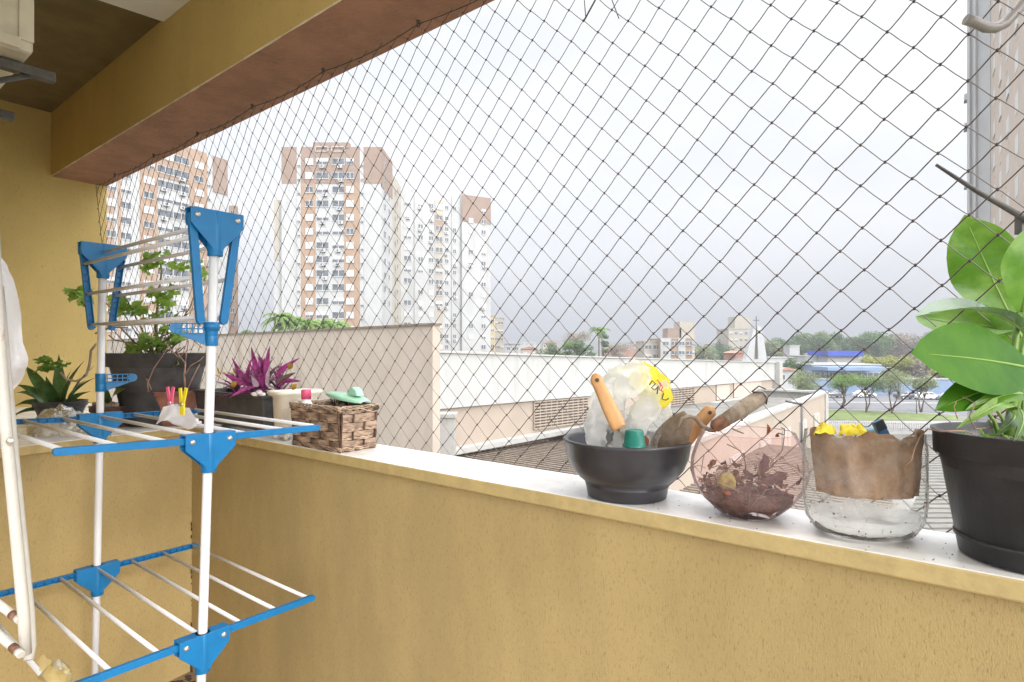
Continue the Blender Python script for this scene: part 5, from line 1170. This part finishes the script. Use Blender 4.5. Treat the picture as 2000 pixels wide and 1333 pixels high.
# generic small building
def bldg(name, px0, px1, pyt, d, dep, mt, lab, wins=None, flat=True, roofmt=None, rz=0, cat='building', base=None):
    a = P(px0,pyt,d); b = P(px1,pyt,d); t = thing(name, lab, cat, V((a.x+b.x)/2,d,GZ))
    bz = GZ if base is None else base
    m = MB(); m.prism([V(a.x,d,bz),V(b.x,d,bz),V(b.x,d+dep,bz),V(a.x,d+dep,bz)], ZZ*(a.z-bz)); mk('walls', m, M[mt], t)
    if roofmt:
        m = MB(); h = (b.x-a.x)*.16; c = (a.x+b.x)/2; o = .4
        m.prism([V(a.x-o,d-o,a.z), V(b.x+o,d-o,a.z), V(c,d-o,a.z+h)], V(0,dep+2*o,0)); mk('roof', m, M[roofmt], t)
    else:
        m = MB(); m.prism([V(a.x-.15,d-.15,a.z),V(b.x+.15,d-.15,a.z),V(b.x+.15,d+dep+.15,a.z),V(a.x-.15,d+dep+.15,a.z)], ZZ*.25); mk('roof', m, M['whitetrim'], t)
    if wins:
        nc, nr_, w, h, z0, dz = wins; k1 = wproto(w,h,'dark'); k2 = wproto(w,h,'half')
        for i in range(nc):
            for j in range(nr_): inst(random.choice([k1,k1,k2]), 'window', t, V(a.x+(b.x-a.x)*(i+.5)/nc, d-.02, a.z-z0-j*dz))
    return t
random.seed(77)
bldg('apartment_building',950,966,618,190,14,'byellow','pale yellow apartment block just right of the white tower', (2,7,1.0,1.1,1.6,2.7)); 
bldg('apartment_building',967,983,622,196,14,'bbeige','beige grey apartment block between the pale yellow block and the white house', (3,7,.9,1.0,1.6,2.7))
bldg('house',986,1016,672,170,10,'bwhite','small white house beyond the long roof, left of the tree clump', (2,2,1,1,1.4,2.8), roofmt='bgrey')
bldg('house',1018,1050,682,150,9,'bpink','little house with a clay tile roof beyond the long roof', (2,1,1,1,1.2,2.8), roofmt='redroof')
t = bldg('apartment_building',1258,1290,668,175,12,'bbeige','beige left part of the stepped brown apartment building', (2,4,2.0,1.2,1.6,2.7))
t = bldg('apartment_building',1290,1352,662,172,14,'bbrown','brown and white stepped apartment building in the middle distance', None)
a = P(1290,662,172); 
for q0,q1 in ((.0,.32),(.55,.78)):
    m = MB(); m.box(V(a.x+9.3*(q0+q1)/2,171.9,a.z-5), (9.3*(q1-q0)/2,.12,5.0)); mk('white_bay', m, M['bwhite'], t)
kk = wproto(1.7,1.1,'dark')
for j in range(4):
    for q in (.16,.43,.66,.9): inst(kk, 'window', t, V(a.x+9.3*q,171.7,a.z-1.4-j*2.7))
m = MB(); m.box(P(1312,652,176)-ZZ*.6, (2.0,3,2.1)); mk('roof_house', m, M['bbrown2'], t); m = MB(); m.box(P(1336,646,176)-ZZ*.6, (2.2,3,3.1)); mk('water_tank_block', m, M['bbeige'], t)
bldg('apartment_building',1346,1357,650,205,10,'bbeige','slim beige block rising behind the stepped brown apartment building', (2,6,.9,1.1,1.6,2.7))
bldg('apartment_building',1423,1462,643,240,14,'bbeige','greyish beige block behind the church, with a roof box', (4,6,1.2,1.2,1.8,2.8)); m = MB(); m.box(P(1443,632,244), (3.1,4,2.6)); mk('roof_house', m, M['bbeige'], bpy.data.objects['apartment_building.005'])
bldg('apartment_building',1462,1490,650,244,14,'bbeige','lower right half of the greyish block behind the church tower', (3,5,1.2,1.2,1.8,2.8))
bldg('house',1436,1466,690,165,9,'redroof','reddish low house left of the church tower', None, roofmt='redroof')
# church tower: two leaning white fins and a cross
t = thing('church_tower', 'white church tower of two leaning fins with a cross on top', 'church tower', P(1477,760,150))
m = MB(); m.prism([P(1456,702,150),P(1473,702,150),P(1477,640,150),P(1473,638,150)], V(0,2,0)); mk('fin', m, M['bwhite'], t)
m = MB(); m.prism([P(1481,702,150),P(1498,702,150),P(1488,638,150),P(1479,637,150)], V(0,2,0)); mk('fin', m, M['bwhite'], t)
m = MB(); m.bar(P(1476,700,151),P(1476,645,151),1.0,.5,up=V(0,1,0)); mk('stained_glass_strip', m, M['bbrown2'], t)
m = MB(); m.bar(P(1477,645,150),P(1477,618,150),.16,.16,up=V(0,1,0)); m.bar(P(1471,626,150),P(1483,626,150),.16,.16,up=ZZ); mk('cross', m, M['darkmetal'], t)
m = MB(); m.prism([P(1450,702,150),P(1500,702,150),V(P(1500,0,150).x,150,GZ),V(P(1450,0,150).x,150,GZ)], V(0,6,0)); mk('base', m, M['bwhite'], t)
# across the road
bldg('house',1500,1548,700,150,9,'bwhite','long white low house left of the blue roofed building', (5,1,1.1,.9,1.4,2.8))
bldg('house',1519,1556,724,112,8,'bwhite','small house with a clay tile roof at the annex corner', (2,1,1,1,1.3,2.8), roofmt='redroof')
bldg('house',1574,1617,697,155,9,'bwhite','white low house directly left of the blue roofed building', (3,1,1.5,1.0,1.6,2.8))
t = bldg('shop_building',1617,1680,693,150,12,'bwhite','white building with a deep blue flat roof across the road', (2,1,1.4,1.6,3.0,2.8)); a = P(1617,686,149.5); b = P(1680,696,149.5)
m = MB(); m.box(V((a.x+b.x)/2,154,(a.z+b.z)/2), ((b.x-a.x)/2+.3,5.2,(a.z-b.z)/2)); mk('blue_roof_band', m, M['bluedeep'], t)
t = bldg('shop_building',1586,1722,714,130,16,'bluepaint','long light blue building behind the small trees across the road', (12,1,1.4,1.2,2.2,2.8))
m = MB(); a = P(1600,722,126); b = P(1722,718,126); m.box((a+b)/2, ((b.x-a.x)/2,3.5,.35)); mk('canopy', m, M['bluepaint'], t)
t = bldg('blue_wall',1590,1900,742,124,1,'bluepaint','light blue street wall behind the parked cars', None, cat='wall')
bldg('water_tank',1542,1562,676,175,4,'bgrey','grey box shaped water tank above the trees left of the blue roof', None, cat='tank')
# far town specks
for k, (px, py, d, w, mt) in enumerate(((1035,668,420,40,'bwhite'),(1075,671,380,30,'bpink'),(1225,675,300,40,'redroof'),(1200,683,210,34,'redroof'),(1405,681,280,30,'redroof'),(1380,684,260,22,'bwhite'),(1245,668,310,14,'bwhite'),(1395,672,330,12,'bwhite'))):
    bldg('far_house', px-w/2, px+w/2, py, d, 10, mt, ['tiny white house at the foot of the hills, left of the tree clump','tiny pinkish house behind the left edge of the tree clump','small clay coloured house right of the tree clump, farther one','small clay coloured house right of the tree clump, nearer one','small clay coloured roof between the brown building and the church','small white house between the brown building and the church, lower one','narrow white house left of the stepped brown building','narrow white house left of the greyish block'][k], (4,1,1.2,1,1.6,2.8), roofmt='redroof' if k % 2 else None)
# hills
for k, (x0, x1, pk, d, s_) in enumerate(((900,1300,660,1500,3),(1150,1900,665,1900,9),(200,1000,668,2200,17),(1700,2300,655,1300,23))):
    m = MB(); n = 60; vv = []
    for i in range(n+1):
        q = i/n; px = x0+(x1-x0)*q; h = (HZ-pk)/F*d+ (GZ*0); hh = EYE+h*(math.sin(math.pi*q)**.5)*(.75+.5*noise.noise(V(q*5,s_,0)))
        for y_o, f in ((-260,0),(-120,.55),(0,1),(200,.5),(420,0)): vv.append(V((px-1000)/F*d, d+y_o, GZ+(hh-GZ)*f+ (6*noise.noise(V(q*20,y_o,s_)) if f else 0)))
    m.add(vv, [(i*5+k2, i*5+k2+1, (i+1)*5+k2+1, (i+1)*5+k2) for i in range(n) for k2 in range(4)], 0, True); struct('hill', m, M['hill'])

# ------------------------------------------------------------------ trees
CR = {}
def crown_mesh(key, mt, n, blobs, lsz, seed, flat=1, bare=False):
    rr = random.Random(seed); m = MB()
    for bx, by, bz, br_ in blobs:
        for k in range(int(n*br_**2)):
            v = V(rr.gauss(0,1),rr.gauss(0,1),rr.gauss(0,1)).normalized(); r_ = br_*(rr.random()**.45)*(1+.35*noise.noise(v*2.2+V(seed,bx,by)))
            p = V(bx,by,bz)+V(v.x*r_,v.y*r_,v.z*r_*flat); a = V(rr.gauss(0,1),rr.gauss(0,1),rr.gauss(0,.7)).normalized(); b = a.cross(V(rr.gauss(0,1),rr.gauss(0,1),rr.gauss(0,1))).normalized(); s = lsz*rr.uniform(.5,1.3)
            if bare: s2 = s*.18; m.add([p-a*s-b*s2, p+a*s, p-a*s+b*s2], [(0,1,2)])
            else: m.add([p-a*s, p-b*s*.45, p+a*s, p+b*s*.45], [(0,1,2,3)])
    return meshof('crown', m, [M[mt]])
def tree(name, lab, base, h, w, mt, seed, n=260, trunk=.35, lsz=.22, grp=None, nb=7, tr=.14, lean=0, flat=.8, limbs=5, bare=False):
    t = thing(name, lab, 'tree', base, grp); rr = random.Random(seed); th = h*trunk; blobs = []
    for k in range(nb):
        a = rr.random()*6.28; q = rr.random()**.6; blobs.append((math.cos(a)*w*.32*q+lean, math.sin(a)*w*.32*q, th+(h-th)*(.30+.55*rr.random()), w*rr.uniform(.17,.27)))
    me = crown_mesh(name, mt, n/(w*.22)**2/1.0, blobs, lsz, seed, flat, bare); inst(me, 'crown', t, base)
    m = MB(); b = Vector(base)
    nt_ = rr.choice([1,2,3]) if limbs > 5 else 1
    for q in range(nt_):
        o = V(rr.uniform(-.2,.2)*nt_,rr.uniform(-.2,.2),0); top = b+V(lean*.7+rr.uniform(-.5,.5)*(nt_ > 1)*w*.3,0,th*1.05); m.tube([b+o*.5, b+o+ (top-b)*.5+V(rr.uniform(-.2,.2),0,0), top], [tr*1.3,tr,tr*.75], 7)
        for k in range(limbs): bl = blobs[(k+q) % nb]; e = b+V(bl[0],bl[1],bl[2]); m.tube([top-ZZ*th*.15*rr.random(), (top+e)/2+V(rr.uniform(-.3,.3),0,-.1), e], [tr*.6,tr*.4,tr*.15], 5)
    mk('trunk', m, M['bark'], t)
g1 = 'small trees along the grass verge'
for px, pyb, pyt, wpx, mt, s_, lab, ln in ((1638,800,730,72,'foliage',1,'small round street tree with leaning trunk on the grass, leftmost of the verge trees',.8),(1690,806,728,74,'foliage',2,'small street tree with two forked trunks, in front of the white hatchback',0),(1744,808,722,90,'foliage_g',3,'pale leaved street tree with thick twisted trunks, left of the big leaf',0),(1800,806,735,60,'foliage_g',4,'pale bushy street tree half hidden by the big green leaf',0),(1572,800,728,80,'foliage_g',5,'grey green bushy tree at the end of the annex roof',0)):
    b = G(px, pyb); tree('street_tree', lab, b, (pyb-pyt)/F*b.y, wpx/F*b.y, mt, s_, 420, .42, .13, g1, 9, .10, ln, .62, 7)
g2 = 'trees behind the houses across the road'
for px, pyt, d, wpx, mt, s_, lab, hb in ((1560,700,135,60,'foliage_d',11,'dense dark green tree between the houses across the road',0),(1710,690,140,70,'foliage_y',12,'yellow green broad tree right of the deep blue roof',0),(1750,694,138,70,'foliage_y',13,'yellow green tree farther right, above the light blue building',0),(1800,700,136,70,'foliage_b',14,'thin brownish half bare tree above the light blue building',0),(1835,715,132,50,'foliage_y',15,'golden yellow tree just left of the big green leaf stem',0),(1590,690,180,40,'foliage_g',16,'grey green tree beside the grey water tank',0)):
    b = V((px-1000)/F*d, d, GZ); tree('broadleaf_tree', lab, b, (HZ-pyt)/F*d+9.6, wpx/F*d, mt, s_, 420, .3, .26, g2, 9, .2, 0, .75, 5)
g3 = 'tall trees on the skyline'
k = 0
for px, pyt, wpx, mt in ((1510,664,28,'foliage_g'),(1530,655,36,'foliage_d'),(1552,656,34,'foliage_d'),(1574,652,34,'foliage_d'),(1596,652,34,'foliage_d'),(1612,646,34,'foliage_g'),(1634,650,30,'foliage_d'),(1655,660,32,'foliage_d'),(1690,650,38,'foliage_d'),(1715,646,40,'foliage_d'),(1742,656,44,'foliage_b'),(1775,652,50,'foliage_b'),(1370,678,40,'foliage_g'),(1400,672,44,'foliage_d'),(1430,665,40,'foliage_d'),(1815,655,50,'foliage_b'),(1850,650,50,'foliage_d')):
    d = 235+7*(k % 4); b = V((px-1000)/F*d, d, GZ)
    labs = ['leftmost low tree of the skyline row right of the church','second tree of the skyline row right of the church','third tree of the skyline row right of the church','fourth tree of the skyline row right of the church','fifth tree of the skyline row, left of the tallest','tallest grey green tree of the skyline row above the water tank','dark tree right of the tallest skyline tree','low dark tree above the left end of the deep blue roof','dark skyline tree above the middle of the deep blue roof','broad dark skyline tree above the right end of the deep blue roof','brownish thin skyline tree right of the broad dark one','hazy brownish bare skyline tree near the big leaves','small grey green tree right of the stepped brown building','dark round tree in front of the greyish block','dark round tree just left of the church tower','bare brownish skyline tree mostly behind the big leaves','dark skyline tree at the right, behind the big leaves']
    tree('skyline_tree', labs[k], b, (HZ-pyt)/F*d+9.6, wpx/F*d*1.75, mt, 60+k, 520, .22, .42, g3, 13, .3, 0, .8, 4); k += 1
g4 = 'tree clump beyond the long pale roof'
for px, pyt, d, wpx, mt, s_, lab in ((1075,668,150,60,'foliage_d',31,'low dark green tree at the left of the clump beyond the long roof'),(1105,664,148,50,'foliage',32,'mid green tree in the clump beyond the long roof'),(1140,662,146,50,'foliage_d',33,'dark tree right beneath the palm in the clump'),(1130,646,170,70,'foliage_b',34,'airy bare branched tree rising behind the clump'),(1205,668,170,60,'foliage_b',35,'thin brownish tree right of the palm'),(1180,640,165,26,'foliage_d',36,'slim dark pointed conifer behind the palm')):
    b = V((px-1000)/F*d, d, GZ); tree('clump_tree', lab, b, (HZ-pyt)/F*d+9.6, wpx/F*d, mt, s_, 420, .4, .22 if mt != 'foliage_b' else .30, g4, 9, .2, 0, .7, 5, mt == 'foliage_b')
def palm(px, pyt, d, sp, lab, seed, nf=22):
    rr = random.Random(seed); b = V((px-1000)/F*d, d, GZ); H = (HZ-pyt)/F*d+9.6; t = thing('palm_tree', lab, 'palm tree', b, 'palm trees')
    m = MB(); m.tube([b, b+ZZ*H*.55, b+ZZ*H*.92], [.28,.2,.16], 8); mk('trunk', m, M['bark'], t); m = MB(); c = b+ZZ*H*.985
    for k in range(nf):
        a = rr.random()*6.28; el = rr.uniform(.0,1.3); Lf = sp*rr.uniform(.75,1.1); dd_ = V(math.cos(a),math.sin(a),0); pts = []
        for i in range(8): q = i/7; pts.append(c+dd_*(Lf*q*math.cos(el*.7))+ZZ*(Lf*(q*math.sin(el)-.75*q*q)))
        for i in range(7):
            p, q_ = pts[i], pts[i+1]; dr_ = (q_-p).normalized(); sd_ = dr_.cross(ZZ).normalized()
            for sg in (-1,1):
                for u_ in (0,.33,.66): o = p+(q_-p)*u_; e = o+sd_*sg*Lf*.20*(1-i/9)+dr_*Lf*.10-ZZ*Lf*.10; m.add([o-dr_*.05, e, o+dr_*.10], [(0,1,2)])
        m.tube(pts, .03, 4, cap=False)
    mk('crown', m, M['palm'], t)
palm(1170,645,150,3.6,'tall palm rising out of the clump beyond the long roof',1,26)
for i, (px, py, lab) in enumerate(((545,622,'palm with drooping fronds at the left behind the peach wall'),(568,630,'second palm from the left behind the peach wall'),(600,634,'third palm from the left, low behind the peach wall'),(630,634,'fourth palm from the left, low behind the peach wall'),(655,636,'rightmost palm behind the peach wall'))): palm(px,py-4,60+i,2.0,lab,5+i,34)
for i, (px, py, w_, lab) in enumerate(((600,630,40,'bright green shrub crown between the palms behind the peach wall'),(640,632,44,'bright green shrub crown at the right end of the palms'),(492,648,30,'small dark green shrub behind the peach wall, left of the palms'))):
    d = 64+i; b = V((px-1000)/F*d, d, GZ); tree('shrub', lab, b, (HZ-py)/F*d+10.6, w_/F*d*1.5, 'foliage_y' if i < 2 else 'foliage', 90+i, 420, .6, .10, 'shrubs behind the peach wall', 8, .1, 0, .5, 5)

# ------------------------------------------------------------------ air between here and the far trees
HAZE = 0.0012
if HAZE:
    m = MB(); m.box(V(0,2580,60), (4100,2660,75)); 
    zlo = GZ-1; m = MB(); m.prism([V(-3990,-55,zlo), V(-3990,5190,zlo), V(3990,5190,zlo), V(3990,-55,zlo)], ZZ*(150-zlo))
    hm = bpy.data.materials.new('haze_air'); hm.use_nodes = True; t = hm.node_tree; t.nodes.clear(); o = t.nodes.new('ShaderNodeOutputMaterial'); v = t.nodes.new('ShaderNodeVolumePrincipled')
    v.inputs['Color'].default_value = (.50,.515,.55,1); v.inputs['Density'].default_value = HAZE; t.links.new(v.outputs[0], o.inputs['Volume'])
    struct('haze', m, hm, kind='stuff')
